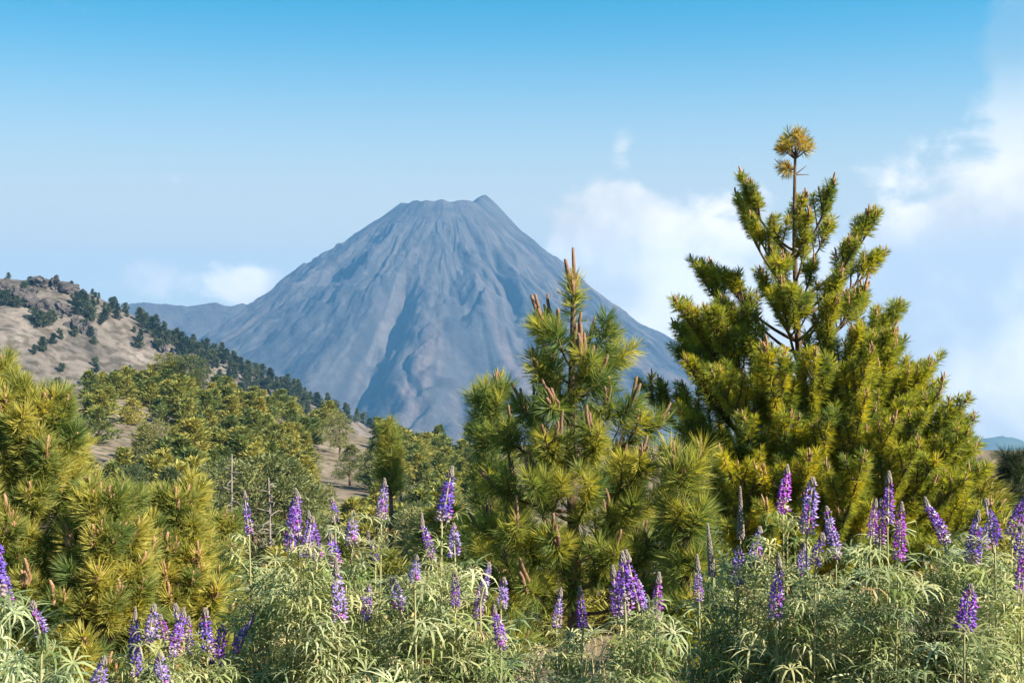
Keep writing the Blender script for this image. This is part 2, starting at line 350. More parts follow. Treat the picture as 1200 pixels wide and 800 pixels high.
# volcano
VY = 5500.0; VX = (520 - 600) / FPX * VY; VT = EYE + 160 / FPX * VY
def volcano(th, r):
    """th measured from the direction facing the camera, positive to the right"""
    x = VX + r * np.sin(th); y = VY - r * np.cos(th)
    prof = np.interp(r, [0, 60, 120, 165, 400, 800, 1100, 1400, 1900, 2600, 3600, 4600], [-34, -30, -8, 0, -168, -458, -640, -790, -990, -1180, -1400, -1650])
    prof = prof + VT - 44 * sstep(0.4, 0.95, np.sin(th)) * sstep(200, 800, r)
    cs, sn = np.cos(th), np.sin(th)
    rim = 34 * sstep(60, 165, r) * (1 - sstep(165, 330, r)) * (sn > 0) * sstep(0.7, 1.0, sn) + 6 * vnoise(cs * 5, sn * 5, 0, 5) * sstep(90, 150, r) * (1 - sstep(165, 300, r))
    warp = 0.7 * fbm(cs * 4, sn * 4, r / 330, 61, 4)
    c2, s2 = np.cos(th + warp * 0.25), np.sin(th + warp * 0.25)
    g1 = 0.35 + np.abs(fbm(c2 * 3.6, s2 * 3.6, r / 1300, 65, 3)); g2 = 0.35 + np.abs(fbm(c2 * 9, s2 * 9, r / 700, 67, 3)); g3 = 0.3 + np.abs(vnoise(c2 * 24, s2 * 24, r / 400, 69)); g4 = fbm(x / 60, y / 60, 0, 77, 4)
    amp = sstep(120, 700, r)
    patch = fbm(x / 420, y / 420, 0, 121, 3); patch2 = fbm(x / 300, y / 300, r / 500, 123, 3)
    z = prof + rim + amp * (46 * (g1 - 0.6) + 27 * (g2 - 0.6) * sstep(-0.35, 0.45, patch) + 8 * (g3 - 0.5) * sstep(-0.2, 0.5, -patch + 0.2)) + (6 + 9 * sstep(0.05, 0.5, patch2)) * g4 * sstep(150, 400, r) + 26 * g4 * np.exp(-((th + 0.62) / 0.22) ** 2 - ((r - 520) / 210) ** 2) + 11 * patch2 * amp + 3 * amp * (1 - np.abs(vnoise(c2 * 55, s2 * 55, r / 260, 131)))
    # larger scars and lava lobes on the face towards the valley
    for (t0, r0, r1, dep, wid, sk) in ((-0.20, 520, 1600, -85, 0.07, 0.10), (-0.78, 280, 800, -64, 0.09, 0.05), (-0.52, 260, 700, 48, 0.08, 0.0), (0.10, 300, 1300, -34, 0.06, 0.05),
                                       (0.42, 350, 1500, -44, 0.06, -0.12), (0.80, 500, 1500, -40, 0.06, 0.0), (-0.02, 650, 1600, 30, 0.12, 0.0), (0.24, 500, 1400, 26, 0.10, 0.0), (-1.12, 500, 1400, -45, 0.06, 0.0), (-0.42, 330, 620, -34, 0.05, 0.1), (-0.64, 420, 760, -52, 0.06, -0.1), (0.30, 260, 700, -26, 0.04, 0.1), (0.58, 300, 900, -26, 0.05, 0.1), (-0.30, 800, 1500, 22, 0.05, 0.0)):
        tt = t0 + sk * (r - r0) / 1000 + 0.05 * vnoise(r / 160, t0 * 10, 0, 81)
        d = (th - tt) / wid
        sh = np.exp(-d * d) * sstep(r0, r0 + 180, r) * (1 - sstep(r1 - 300, r1, r))
        z = z + dep * sh
    # remnant of the older caldera wall on the left
    rz = np.interp(x, [-3400, -2600, -2000, -1480, -1400, -1310, -1200, -1100, -1040, -960], [-200, -40, 90, 158, 150, 143, 156, 158, 148, 118])
    ry = 5750 + 0.10 * (x + 1200)
    face = np.where(y < ry, 0.75 * (ry - y), 0.5 * (y - ry))
    wall = rz - face * (1 + 0.15 * vnoise(x / 70, y / 400, 0, 91)) - 26 * (1 - np.abs(vnoise(x / 85, y / 300, 0, 93))) * sstep(10, 120, face) + 4 * g4
    wall = np.where((x < -960) & (x > -3400), wall, -9999)
    return x, y, np.maximum(z, wall), g1, g2, g3, g4, wall > z
th = np.concatenate([np.linspace(-105, 105, 720, endpoint=False), np.linspace(105, 255, 60, endpoint=False)])
th = np.radians(th); vr = np.concatenate([np.linspace(2, 160, 18), 165 + 2835 * np.linspace(0, 1, 280) ** 1.75])
A, RR = np.meshgrid(th, vr); X, Y, Z, g1, g2, g3, g4, iswall = volcano(A, RR)
na, nr = len(th), len(vr)
i, j = np.meshgrid(np.arange(nr - 1), np.arange(na), indexing='ij'); j2 = (j + 1) % na
F4 = np.stack([i * na + j, i * na + j2, (i + 1) * na + j2, (i + 1) * na + j], -1).reshape(-1, 4)
# bare rock and ash colours that follow flows
s1 = fbm(np.cos(A) * 11, np.sin(A) * 11, RR / 1400, 111, 4); s2 = fbm(np.cos(A) * 40, np.sin(A) * 40, RR / 700, 113, 3); s3 = fbm(X / 220, Y / 220, Z / 220, 115, 4)
base = np.array([0.050, 0.046, 0.046]); pink = np.array([0.088, 0.066, 0.060]); dark = np.array([0.02, 0.021, 0.026]); veg = np.array([0.05, 0.07, 0.045])
c = base + np.zeros(X.shape + (3,))
def mixc(c, col, w): return c * (1 - w[..., None]) + col * w[..., None]
c = mixc(c, pink, sstep(0.05, 0.65, s1 + 0.25 * s2) * (0.35 + 0.65 * sstep(300, 1100, RR)) * 0.9)
c = mixc(c, dark, sstep(0.1, 0.6, -s1 + 0.4 * s3) * 0.75)
c = mixc(c, np.array([0.075, 0.072, 0.07]), sstep(0.35, 0.7, s2) * 0.5)
c = mixc(c, dark, sstep(0.2, 0.6, g4) * 0.35)
c = mixc(c, veg, sstep(1500, 2400, RR + 500 * s3) * 0.6)
c = mixc(c, np.array([0.05, 0.042, 0.038]), np.where(iswall, 0.6 + 0.3 * s3, 0).clip(0, 1))
V = np.concatenate([np.stack([X, Y, Z], -1).reshape(-1, 3), [[VX, VY, VT - 34]]])
jj = np.arange(na); F3 = np.stack([np.full(na, len(V) - 1), jj, (jj + 1) % na], -1)
tag(link('volcano', mesh('volcano', V, [F3, F4], M_volc, True, np.concatenate([c.reshape(-1, 3), [base]]))), 'bare blue grey volcanic cone with gullied flanks and flat crater rim', None, None, 'structure')

# low distant hills seen to the right of the tall pine
gx = np.linspace(1000, 5200, 130); gy = np.linspace(4600, 7300, 90); X, Y = np.meshgrid(gx, gy)
Z = lowland(np.hypot(X, Y)) - 60 + (185 + 190 * fbm(X / 900, Y / 900, 0, 51, 5)) * sstep(4650, 6000, Y) * (1 - sstep(6300, 7250, Y)) * sstep(1050, 1700, X) * (1 - sstep(4300, 5150, X))
tag(link('far_hills', grid_mesh('far_hills', X, Y, Z, M_far)), 'low blue forested hills far below', None, None, 'structure')

# ------------------------------------------------------------------ rock outcrops on the flank
def rock_mesh(seed):
    import bmesh
    bm = bmesh.new(); bmesh.ops.create_icosphere(bm, subdivisions=4, radius=1.0)
    co = np.array([v.co[:] for v in bm.verts])
    n = 0.6 * fbm(co[:, 0] * 1.6, co[:, 1] * 1.6, co[:, 2] * 0.9, seed, 4, 0.6)
    st = 0.16 * np.round(2.5 * vnoise(co[:, 0] * 2.4, co[:, 1] * 2.4, co[:, 2] * 0.6, seed + 5)) / 2.5
    for v, a in zip(bm.verts, 1 + n + st): v.co *= a
    me = bpy.data.meshes.new('rock_outcrop'); bm.to_mesh(me); bm.free(); me.materials.append(M_rock); return me
rocks = [rock_mesh(s) for s in (1, 2, 3, 4)]
def hill_at(px, py):
    """first hit of the picture ray with the flank"""
    for Yv in np.arange(480, 905, 2.0):
        p = P(px, py, Yv)
        if hz(p.x, p.y) >= p.z: return Vector((p.x, p.y, float(hz(p.x, p.y))))
    p = P(px, py, 897); return Vector((p.x, p.y, float(hz(p.x, p.y))))
for k, (px, py, w, h) in enumerate(((10, 352, 9, 6), (24, 356, 8, 7), (38, 359, 9, 6), (54, 363, 8, 6), (46, 334, 9, 3.5), (62, 335, 10, 5), (76, 341, 8, 5), (30, 345, 6, 3), (68, 366, 7, 4),
                                  (92, 352, 7, 5), (88, 385, 5, 7), (104, 392, 5, 6), (3, 342, 7, 6), (190, 410, 5, 3))):
    p = hill_at(px, py); o = link('rock_outcrop', rocks[k % 4], None, p, Quaternion((0, 0, 1), rnd.uniform(0, 6.28)), (w * 0.95, w * 0.6, h * 0.95))
    tag(o, 'dark jagged lava rock outcrop along the top of the tan mountain flank', 'rock', 'lava outcrops on the mountain flank')

# ------------------------------------------------------------------ distant and middle-distance trees
def crown(seed, H, rad, clumps, per, blade, width, prof, base=0.12, upward=0.5, clump_r=0.16):
    """many small needle-spray faces gathered in clumps through the crown's volume"""
    g = np.random.default_rng(seed); mb = MB()
    t = base + (1 - base) * (np.arange(clumps) + g.random(clumps)) / clumps
    g.shuffle(t)
    lean = g.normal(0, 0.03, 2)
    for tk in t:
        a = g.uniform(0, 2 * math.pi); rmax = rad * prof(tk) * (0.72 + 0.33 * g.random()) * (1 + 0.22 * math.sin(2 * a + seed) + 0.15 * math.sin(3 * a + 2.1 * seed))
        q = rmax * g.random() ** 0.42
        c = np.array([q * math.cos(a) + lean[0] * tk * H, q * math.sin(a) + lean[1] * tk * H, tk * H])
        cr = clump_r * H * (0.6 + 0.7 * g.random()) * (0.55 + 0.6 * prof(tk))
        off = g.normal(0, 0.5, (per, 3)) * cr * np.array([1, 1, 0.65]); s = c + off * 0.55
        d = off / (np.linalg.norm(off, axis=1)[:, None] + 1e-6) + np.array([0.35 * math.cos(a), 0.35 * math.sin(a), upward]); d /= np.linalg.norm(d, axis=1)[:, None]
        u = np.cross(d, g.normal(0, 1, (per, 3))); u /= np.linalg.norm(u, axis=1)[:, None]
        L = blade * (0.6 + 0.8 * g.random((per, 1))); w = width * (0.6 + 0.8 * g.random((per, 1)))
        V = np.stack([s - u * w * 0.35, s + u * w * 0.35, s + d * L * 0.6 + u * w * 0.5, s + d * L, s + d * L * 0.6 - u * w * 0.5], 1).reshape(-1, 3)
        b = np.arange(per)[:, None] * 5
        mb.add(V, b + np.array([[2, 3, 4]]), b + np.array([[0, 1, 2, 4]]))
    return mb
def trunk_mb(seed, H, r0, limbs=0, rad=0.0):
    g = np.random.default_rng(seed + 500); mb = MB()
    n = 6; z = np.linspace(-0.06 * H, 0.93 * H, n); w = np.cumsum(g.normal(0, 0.008 * H, (n, 2)), 0); w[0] = 0
    mb.tube(np.column_stack([w, z]), r0 * np.linspace(1.15, 0.15, n), 5)
    for q in range(limbs):
        t = 0.15 + 0.7 * q / max(1, limbs); a = g.uniform(0, 6.28); L = rad * (1.1 - t)
        p0 = np.array([0, 0, t * H]); d = np.array([math.cos(a), math.sin(a), 0.5])
        mb.tube([p0, p0 + d * L * 0.5, p0 + d * L + [0, 0, 0.1 * L]], [r0 * 0.3, r0 * 0.2, r0 * 0.08], 4)
    return mb
conic = lambda t: max(0.05, (1 - t) ** 0.8) * min(1, 0.4 + t * 5)
ovate = lambda t: max(0.08, math.sin(math.pi * min(1, max(0.0, t)) ** 0.75) ** 0.7) * (1.05 - 0.35 * t)
roundt = lambda t: max(0.15, math.sqrt(max(0, 1 - ((t - 0.55) / 0.5) ** 2)))
young = [(crown(s, 1.0, 0.34 + 0.05 * (s % 3), 70, 20, 0.11, 0.026, [conic, ovate, conic, ovate, conic][s % 5], 0.06, 0.8, 0.14).mesh('crown', M_cr_young),
          trunk_mb(s, 1.0, 0.028).mesh('trunk', M_bark)) for s in range(6)]
big = [(crown(40 + s, 1.0, 0.40 + 0.05 * (s % 2), 130, 56, 0.036, 0.010, [roundt, ovate, roundt, ovate][s % 4], 0.16, 0.5, 0.11).mesh('crown', M_cr_big),
        trunk_mb(40 + s, 1.0, 0.03, 9, 0.35).mesh('trunk', M_bark)) for s in range(4)]
youngd = [(crown(60 + s, 1.0, 0.36 + 0.04 * (s % 3), 90, 36, 0.085, 0.009, [ovate, conic, ovate][s % 3], 0.04, 0.9, 0.12).mesh('crown', M_cr_young),
           trunk_mb(60 + s, 1.0, 0.028, 6, 0.25).mesh('trunk', M_bark)) for s in range(4)]
def far_mesh(s):
    mb = crown(80 + s, 1.0, 0.27 + 0.06 * (s % 3), 46, 14, 0.14, 0.045, [conic, ovate, conic, ovate, roundt][s % 5], 0.08, 0.6, 0.15)
    nf = sum(len(f) for f in mb.F3) + sum(len(f) for f in mb.F4)
    n3, n4 = sum(len(f) for f in mb.F3), sum(len(f) for f in mb.F4)
    t = trunk_mb(80 + s, 1.0, 0.03); t3, t4 = sum(len(f) for f in t.F3), sum(len(f) for f in t.F4)
    mb.F3 += [f + mb.n for f in t.F3]; mb.F4 += [f + mb.n for f in t.F4]; mb.V += t.V; mb.n += t.n
    return mb.mesh('far_pine', [M_cr_far, M_bark], False, [0] * n3 + [1] * t3 + [0] * n4 + [1] * t4)
fars = [far_mesh(s) for s in range(6)]
def place_tree(name, kinds, loc, H, label, group, sx=1.0):
    cr, tr = kinds[rnd.randrange(len(kinds))]
    root = bpy.data.objects.new(name, None); COL.objects.link(root); root.empty_display_size = 0.2
    root.location = loc; root.rotation_euler = (0, 0, rnd.uniform(0, 6.28)); root.scale = (H * sx, H * sx, H)
    link('trunk', tr, root); link('crown', cr, root)
    return tag(root, label, 'tree', group)

# dark pines on the far flank
nfar = 0
def far_tree(x, y, H, label, group, cat='tree', name='flank_pine', sx=1.0, m=None):
    global nfar
    o = link(name, fars[rnd.randrange(6)] if m is None else fars[m], None, (x, y, float(hz(x, y)) - 0.02 * H), Quaternion((0, 0, 1), rnd.uniform(0, 6.28)), (H * sx, H * sx, H))
    tag(o, label, cat, group); nfar += 1
pts = []
while nfar < 272:
    x = rnd.uniform(-300, -20); d = abs(rnd.gauss(0, 1)) * (66 if x < -200 else 36) - 2
    px = 600 + x / 900 * FPX
    if px < 105: continue
    if d > 190: continue
    thick = float(fbm(x / 40, d / 40, 0, 55, 2))
    if (d > 25 and thick < 0.0) or (x > -200 and d > 12 and thick < -0.05) or (d < 12 and rnd.random() < 0.45): continue
    y = 900 - d
    if any((x - a) ** 2 + (y - b) ** 2 < 9 for a, b in pts): continue
    pts.append((x, y)); far_tree(x, y, rnd.choice((3.2, 4.5, 6, 7.5, 8)) * rnd.uniform(.8, 1.2), 'dark pine in the wood along the crest of the mountain flank', 'pines along the crest of the flank', sx=rnd.uniform(0.85, 1.35))
for (px, py, s) in ((8, 358, 9), (20, 362, 7), (42, 378, 8), (48, 384, 9), (56, 382, 8), (62, 378, 7), (50, 407, 5), (72, 437, 5), (112, 430, 5), (113, 438, 4.5), (68, 455, 5), (100, 388, 7), (106, 396, 6), (88, 396, 6), (110, 405, 5), (92, 372, 8), (98, 360, 9),
                    (36, 335, 5), (10, 325, 4), (84, 340, 5), (150, 440, 4.5), (152, 436, 3.5), (28, 342, 6), (116, 460, 4), (128, 458, 4), (96, 452, 4)):
    p = hill_at(px, py); far_tree(p.x, p.y, s, 'lone dark scrubby pine on the open tan mountain flank', 'scrub pines on the open flank', name='scrub_pine', sx=1.25, m=rnd.choice((1, 3, 4)))

# young pines over the middle ridge
def px_of(x, y, z): return 600 + x / y * FPX, 400 - (z - EYE) / y * FPX
pts = []; cnt = 0; tries = 0
while cnt < 290 and tries < 20000:
    tries += 1
    y = 118 + 172 * rnd.random() ** 0.72; px = rnd.uniform(100, 570); x = (px - 600) / FPX * y
    z = float(gz(x, y)); qx, qy = px_of(x, y, z)
    if (365 < qx < 440 and 505 < qy < 640) or (116 < qx < 150 and 495 < qy < 535): continue
    if qx < 200 and qy > 485 and rnd.random() < 0.55: continue
    if any((x - a) ** 2 + (y - b) ** 2 < 3.2 for a, b in pts): continue
    pts.append((x, y)); cnt += 1
    H = rnd.uniform(2.5, 4.7) * (1.25 if 190 < qx < 240 else 1)
    lb = 'young pine standing on the crest of the middle ridge' if y > 258 else ('young pine at the rim of the bare tan clearing' if 345 < qx < 460 and qy > 490 else 'yellowish green young pine among many on the face of the middle ridge')
    place_tree('ridge_pine', young, (x, y, z - 0.05), H, lb, 'young pines covering the middle ridge', rnd.uniform(1.25, 1.8))
# taller olive pines in front of the ridge: px, ground py, Y, height
for (px, py, Yv, H, sx) in ((205, 585, 118, 7.2, 1), (258, 590, 112, 8.4, 1.1), (300, 605, 105, 9.2, 1.1), (338, 600, 108, 8.6, 1.15), (366, 575, 120, 6.5, 1), (225, 470, 268, 8.0, 1.2), (195, 468, 270, 7.0, 1.2),
                            (410, 520, 190, 5.5, 1.1), (440, 524, 180, 6.6, 1), (486, 560, 125, 5.2, 1.3), (505, 568, 118, 5.6, 1.25), (535, 575, 112, 5.2, 1.2), (398, 505, 230, 6.5, 1), (468, 530, 160, 5.0, 1.2), (520, 545, 150, 5.4, 1.2), (555, 560, 140, 5.5, 1.2),
                            (180, 540, 170, 5.6, 1.1), (160, 575, 135, 5.2, 1.1)):
    x = (px - 600) / FPX * Yv; z = float(gz(x, Yv))
    lb = 'broad olive pine rising above the young pines on the ridge crest' if Yv > 250 else ('large dark olive pine directly behind the bare dead trees' if 250 <= px <= 366 else ('rounded olive pine beyond the tan clearing' if px > 390 else 'olive pine on the slope before the ridge, near the rounded bushy pine'))
    place_tree('olive_pine', big, (x, Yv, z - 0.08), H, lb, 'taller olive pines below the ridge', sx)
# smaller near ones between the clearing and the lupins
for (px, Yv, H, sx) in ((425, 45, 2.0, 1.2), (412, 62, 2.2, 1.1), (500, 40, 1.9, 1.4), (528, 36, 2.2, 1.3), (548, 44, 2.6, 1.2), (470, 58, 2.2, 1.2), (385, 95, 2.6, 1.0), (512, 26, 1.6, 1.4), (300, 40, 1.3, 1.5), (345, 36, 1.4, 1.4), (480, 33, 1.5, 1.4), (565, 28, 1.8, 1.4), (400, 13, 0.75, 1.8), (330, 12, 0.7, 1.7), (455, 11.5, 0.7, 1.8), (520, 14, 1.0, 1.6), (545, 11, 0.9, 1.6), (640, 11, 0.9, 1.8), (715, 11.5, 0.9, 1.8), (790, 12.5, 1.0, 1.7), (835, 9.6, 0.8, 1.7), (1150, 15.5, 1.3, 1.6), (1080, 14.5, 1.1, 1.7), (860, 15, 1.3, 1.7)):
    x = (px - 600) / FPX * Yv; z = float(gz(x, Yv))
    lb = 'knee high bushy pine half hidden by lupins at the foot of taller pines' if Yv < 20 else 'low bushy green pine on the slope below the tan clearing'
    place_tree('bushy_pine', youngd, (x, Yv, z - 0.05), H, lb, 'bushy pines behind the lupins', sx)

# dead bare trees
def dead_tree(px, base_py, top_py, Yv, label, seed):
    g = np.random.default_rng(seed); x = (px - 600) / FPX * Yv; z0 = float(gz(x, Yv)); H = EYE - (top_py - 400) / FPX * Yv - z0
    root = bpy.data.objects.new('dead_tree', None); COL.objects.link(root); root.location = (x, Yv, z0)
    mb = MB(); n = 9; zz = np.linspace(-0.1, H, n); w = np.cumsum(g.normal(0, 0.025, (n, 2)), 0); w[0] = 0
    ax = np.column_stack([w, zz]); mb.tube(ax, np.linspace(0.16, 0.03, n), 6)
    link('trunk', mb.mesh('trunk', M_dead), root)
    for q in range(60):
        t = 0.45 + 0.54 * q / 60; k = t * (n - 1); i0 = int(k); p0 = ax[i0] * (1 - (k - i0)) + ax[min(n - 1, i0 + 1)] * (k - i0)
        a = g.uniform(0, 6.28); L = (2.5 - 2.1 * t) * g.uniform(0.6, 1.3); L *= g.choice([.35, .7, 1.0]); d = np.array([math.cos(a), math.sin(a), g.uniform(-.2, .5)])
        m = MB(); m.tube([p0, p0 + d * L * 0.55, p0 + d * L + [0.1 * g.normal(), 0, -g.uniform(.0, .4) * L]], [0.032, 0.024, 0.014], 4); link('branch', m.mesh('branch', M_dead), root)
    tag(root, label, 'dead tree')
dead_tree(273, 625, 532, 62, 'tall bare dead tree with a pale weathered trunk', 3)
dead_tree(318, 630, 560, 60, 'shorter bare dead tree with thin drooping grey twigs', 4)

# ------------------------------------------------------------------ foreground pines
def tuft_mesh(name, seed, L, nlen, nf, w, mat, a_base=80, a_tip=34, tipbias=1.0):
    """a shoot's bottle-brush of needles along +Z; needles stand in bundles of three"""
    g = np.random.default_rng(seed); V = []; per = 3
    t = g.random(nf) ** tipbias; az = g.uniform(0, 2 * math.pi, nf); ang = np.radians(a_base + (a_tip - a_base) * t ** 1.4 + g.normal(0, 9, nf))
    t, az, ang = [np.repeat(q, per) for q in (t, az, ang)]; n = nf * per
    az = az + g.normal(0, 0.10, n); ang = ang + g.normal(0, 0.10, n)
    d = np.column_stack([np.sin(ang) * np.cos(az), np.sin(ang) * np.sin(az), np.cos(ang)])
    ax = np.array([0, 0, 1.0]); p = np.column_stack([np.zeros(n), np.zeros(n), (t * L)]) + d * 0.006
    ln = (nlen * (0.75 + 0.4 * g.random(n)))[:, None]
    mid = p + d * ln * 0.55; d2 = d + ax * 0.25 * g.random((n, 1)) + g.normal(0, 0.05, (n, 3)); d2 /= np.linalg.norm(d2, axis=1)[:, None]; end = mid + d2 * ln * 0.45
    u = np.cross(d, g.normal(0, 1, (n, 3))); u /= np.linalg.norm(u, axis=1)[:, None]
    V = np.stack([p - u * w * .35, p + u * w * .35, mid + u * w * .5, end, mid - u * w * .5], 1).reshape(-1, 3)
    b = np.arange(n)[:, None] * 5
    return V, b + np.array([[2, 3, 4]]), b + np.array([[0, 1, 2, 4]])
def candle_mesh(name, seed, n, h):
    g = np.random.default_rng(seed); mb = MB()
    for q in range(n):
        hh = h if q == 0 else h * g.uniform(0.4, 0.75); a = g.uniform(0, 6.28); sp = 0 if q == 0 else 0.014
        b = np.array([sp * math.cos(a), sp * math.sin(a), -0.01]); tip = b + np.array([0.16 * hh * math.cos(a) * (q > 0), 0.16 * hh * math.sin(a) * (q > 0), hh])
        s = np.linspace(0, 1, 6)[:, None]; pts_ = b + (tip - b) * s + np.array([[0.006, 0.004, 0]]) * np.sin(s * 5 + a)
        mb.tube(pts_, np.array([0.008, 0.0098, 0.0102, 0.0098, 0.009, 0.007]) * g.uniform(0.85, 1.1), 6)
    return mb.mesh(name, M_candle, True)
candles = [candle_mesh('candle', s, n, h) for s, n, h in ((1, 1, 0.12), (2, 2, 0.15), (3, 3, 0.17), (4, 4, 0.15), (5, 2, 0.10), (6, 1, 0.16))]
tall_candle = candle_mesh('candle', 9, 6, 0.22)
pale_candles = [candle_mesh('candle', 10 + s, n, h) for s, n, h in ((1, 2, 0.10), (2, 3, 0.12), (3, 4, 0.11), (4, 5, 0.13), (5, 3, 0.09))]
for me_ in pale_candles: me_.materials[0] = M_candle_pale
class Pine:
    def __init__(s, name, base, label, mat, needle, shoot, nf, seed, width=0.0034, candle_scale=1.0, group=None, cprob=0.6, twig_up=0.3, twig_gap=0.17):
        s.tu = twig_up; s.tg = twig_gap; s.rng = random.Random(seed); s.root = bpy.data.objects.new(name, None); COL.objects.link(s.root); s.base = Vector(base); s.root.location = base
        tag(s.root, label, 'tree', group); s.tdata = [tuft_mesh('needle_tuft', seed * 10 + q, shoot, needle, nf, width, mat) for q in range(4)]
        s.tm = [mesh('needle_tuft', V, [a, b], mat) for V, a, b in s.tdata]; s.mat = mat; s.shoot = shoot; s.tufts = []; s.cands = []; s.cs = candle_scale; s.cprob = cprob; s.width = width; s.needle = needle
    def trunk(s, top, r0, r1, bend=0.03, n=14):
        top = Vector(top) - s.base; s.ax = []
        ph = s.rng.uniform(0, 6)
        for i_ in range(n):
            t = i_ / (n - 1); s.ax.append(Vector((top.x * t + bend * math.sin(t * 5 + ph) * t * (1 - t) * 3, top.y * t + bend * math.cos(t * 4 + ph) * t * (1 - t) * 3, top.z * t - (0.1 if i_ == 0 else 0))))
        mb = MB(); rad = [r0 + (r1 - r0) * (i_ / (n - 1)) ** 0.85 for i_ in range(n)]
        mb.tube([v[:] for v in s.ax], rad, 8); link('trunk', mb.mesh('trunk', M_bark, True), s.root)
        s.H = top.z; s.r0, s.r1 = r0, r1
    def axp(s, t):
        k = max(0, min(len(s.ax) - 1.001, t * (len(s.ax) - 1))); i_ = int(k); return s.ax[i_].lerp(s.ax[i_ + 1], k - i_)
    def add_tuft(s, p, d, br, sc, gold=False): s.tufts.append((p.copy(), d.normalized(), br, sc, gold))
    def add_candle(s, p, d, br, sc=1.0, me=None): s.cands.append((p.copy(), (d.normalized() + Vector((0, 0, 0.8))).normalized(), br, sc, me))
    def curve(s, p0, d0, L, up, n=7):
        """a limb that leaves along d0 and sweeps upward"""
        pts_ = [p0.copy()]; d = d0.normalized()
        for i_ in range(n):
            d = (d + Vector((s.rng.gauss(0, .04), s.rng.gauss(0, .04), up / n))).normalized(); pts_.append(pts_[-1] + d * (L / n))
        return pts_
    def branch(s, t, azm, L, elev=25, up=1.0, twigs=None, r=None, bare=0.35, cand=None, sc=1.0):
        R_ = s.rng; p0 = s.axp(t); d0 = Vector((math.cos(azm) * math.cos(math.radians(elev)), math.sin(azm) * math.cos(math.radians(elev)), math.sin(math.radians(elev))))
        return s.limb(s.curve(p0, d0, L, up), L, r, bare, twigs, cand, sc)
    def limb(s, pts_, L, r=None, bare=0.35, twigs=None, cand=None, sc=1.0):
        R_ = s.rng; n = len(pts_) - 1
        r = r or (0.006 + 0.012 * L); mb = MB(); mb.tube([p[:] for p in pts_], np.linspace(r, 0.004, n + 1), 5)
        o = link('branch', None or mesh('tmp', [(0, 0, 0)] * 3, [[(0, 1, 2)]], M_bark), s.root)
        def at(u):
            k = min(n - 1e-4, u * n); i_ = int(k); return pts_[i_].lerp(pts_[i_ + 1], k - i_), (pts_[i_ + 1] - pts_[i_]).normalized()
        step = s.shoot * 0.80 / max(L, .05); u = 1.0 - s.shoot * 0.75 / L
        first = True
        while u > bare or first:
            p, d = at(max(u, 0.0)); s.add_tuft(p, d, o, sc * R_.uniform(0.85, 1.15) * (1.08 if first else 0.95)); first = False; u -= step
        pe, de = at(1.0)
        if (R_.random() < s.cprob) if cand is None else cand: s.add_candle(pe, de, o, R_.uniform(0.75, 1.15))
        nt = twigs if twigs is not None else max(0, int(L / (s.tg * (0.78 if pts_[-1].z > 0.62 * s.H else 1.0))))
        for q in range(nt):
            u = bare * 0.8 + (0.93 - bare * 0.8) * (q + R_.random()) / max(1, nt); p, d = at(u)
            side = d.cross(Vector((0, 0, 1))); side = side.normalized() if side.length > 1e-3 else Vector((1, 0, 0)); sg = 1 if q % 2 else -1
            dd = (d * 0.75 + side * sg * R_.uniform(0.6, 1.0) + Vector((0, 0, R_.uniform(s.tu - 0.25, s.tu + 0.35)))).normalized(); l2 = max(s.shoot * 0.9, L * (1.05 - u) * R_.uniform(0.4, 0.75))
            c2 = s.curve(p, dd, l2, 0.9, 5); mb.tube([v[:] for v in c2], np.linspace(r * 0.5, 0.0035, 6), 4)
            m = 5; uu = 1.0 - s.shoot * 0.75 / l2; f2 = True
            while uu > 0.25 or f2:
                k = min(m - 1e-4, max(uu, 0) * m); i_ = int(k); pp = c2[i_].lerp(c2[i_ + 1], k - i_); s.add_tuft(pp, c2[i_ + 1] - c2[i_], o, sc * R_.uniform(0.8, 1.08)); f2 = False; uu -= s.shoot * 0.85 / l2
            if R_.random() < s.cprob * 0.75: s.add_candle(c2[-1], c2[-1] - c2[-2], o, R_.uniform(0.6, 1.0))
        o.data = mb.mesh('branch', M_bark, True)
        return o
    def to(s, t, tip, up=0.9, **k):
        """limb from the stem to a chosen tip, sagging first and then rising"""
        p0 = s.axp(t); p1 = Vector(tip) - s.base; c1 = p0.lerp(p1, 0.5); h = (p1.z - p0.z); c1.z = p0.z + h * (0.5 - 0.28 * up); c1.x += (p1.x - p0.x) * 0.12; c1.y += (p1.y - p0.y) * 0.12
        pts_ = []
        for i_ in range(9):
            u = i_ / 8; pts_.append(p0 * (1 - u) ** 2 + c1 * 2 * u * (1 - u) + p1 * u * u)
        L = sum((pts_[i_ + 1] - pts_[i_]).length for i_ in range(8)); return s.limb(pts_, L, **k)
    def finish(s, limit=285, gold_mat=None):
        cp = Vector((0, 0, EYE)) - s.base
        ordr = sorted(range(len(s.tufts)), key=lambda q: (s.tufts[q][0] - cp).length)
        rest = MB(); gm = None
        for k, q in enumerate(ordr):
            p, d, br, sc, gold = s.tufts[q]; rot = d.to_track_quat('Z', 'Y') @ Quaternion((0, 0, 1), s.rng.uniform(0, 6.28)); v = s.rng.randrange(4)
            if gold:
                if gm is None: gm = [mesh('needle_tuft', V, [a, b], gold_mat) for V, a, b in s.tdata]
                link('needle_tuft', gm[v], br, p, rot, sc)
            elif k < limit: link('needle_tuft', s.tm[v], br, p, rot, sc)
            else:
                V, a, b = s.tdata[v]; M3 = np.array(rot.to_matrix()); keep = 1; rest.add((V * sc) @ M3.T + np.array(p), a, b)
        if rest.n:
            tag(link('needle_foliage', rest.mesh('needle_foliage', s.mat), s.root), None, None, None, 'stuff')
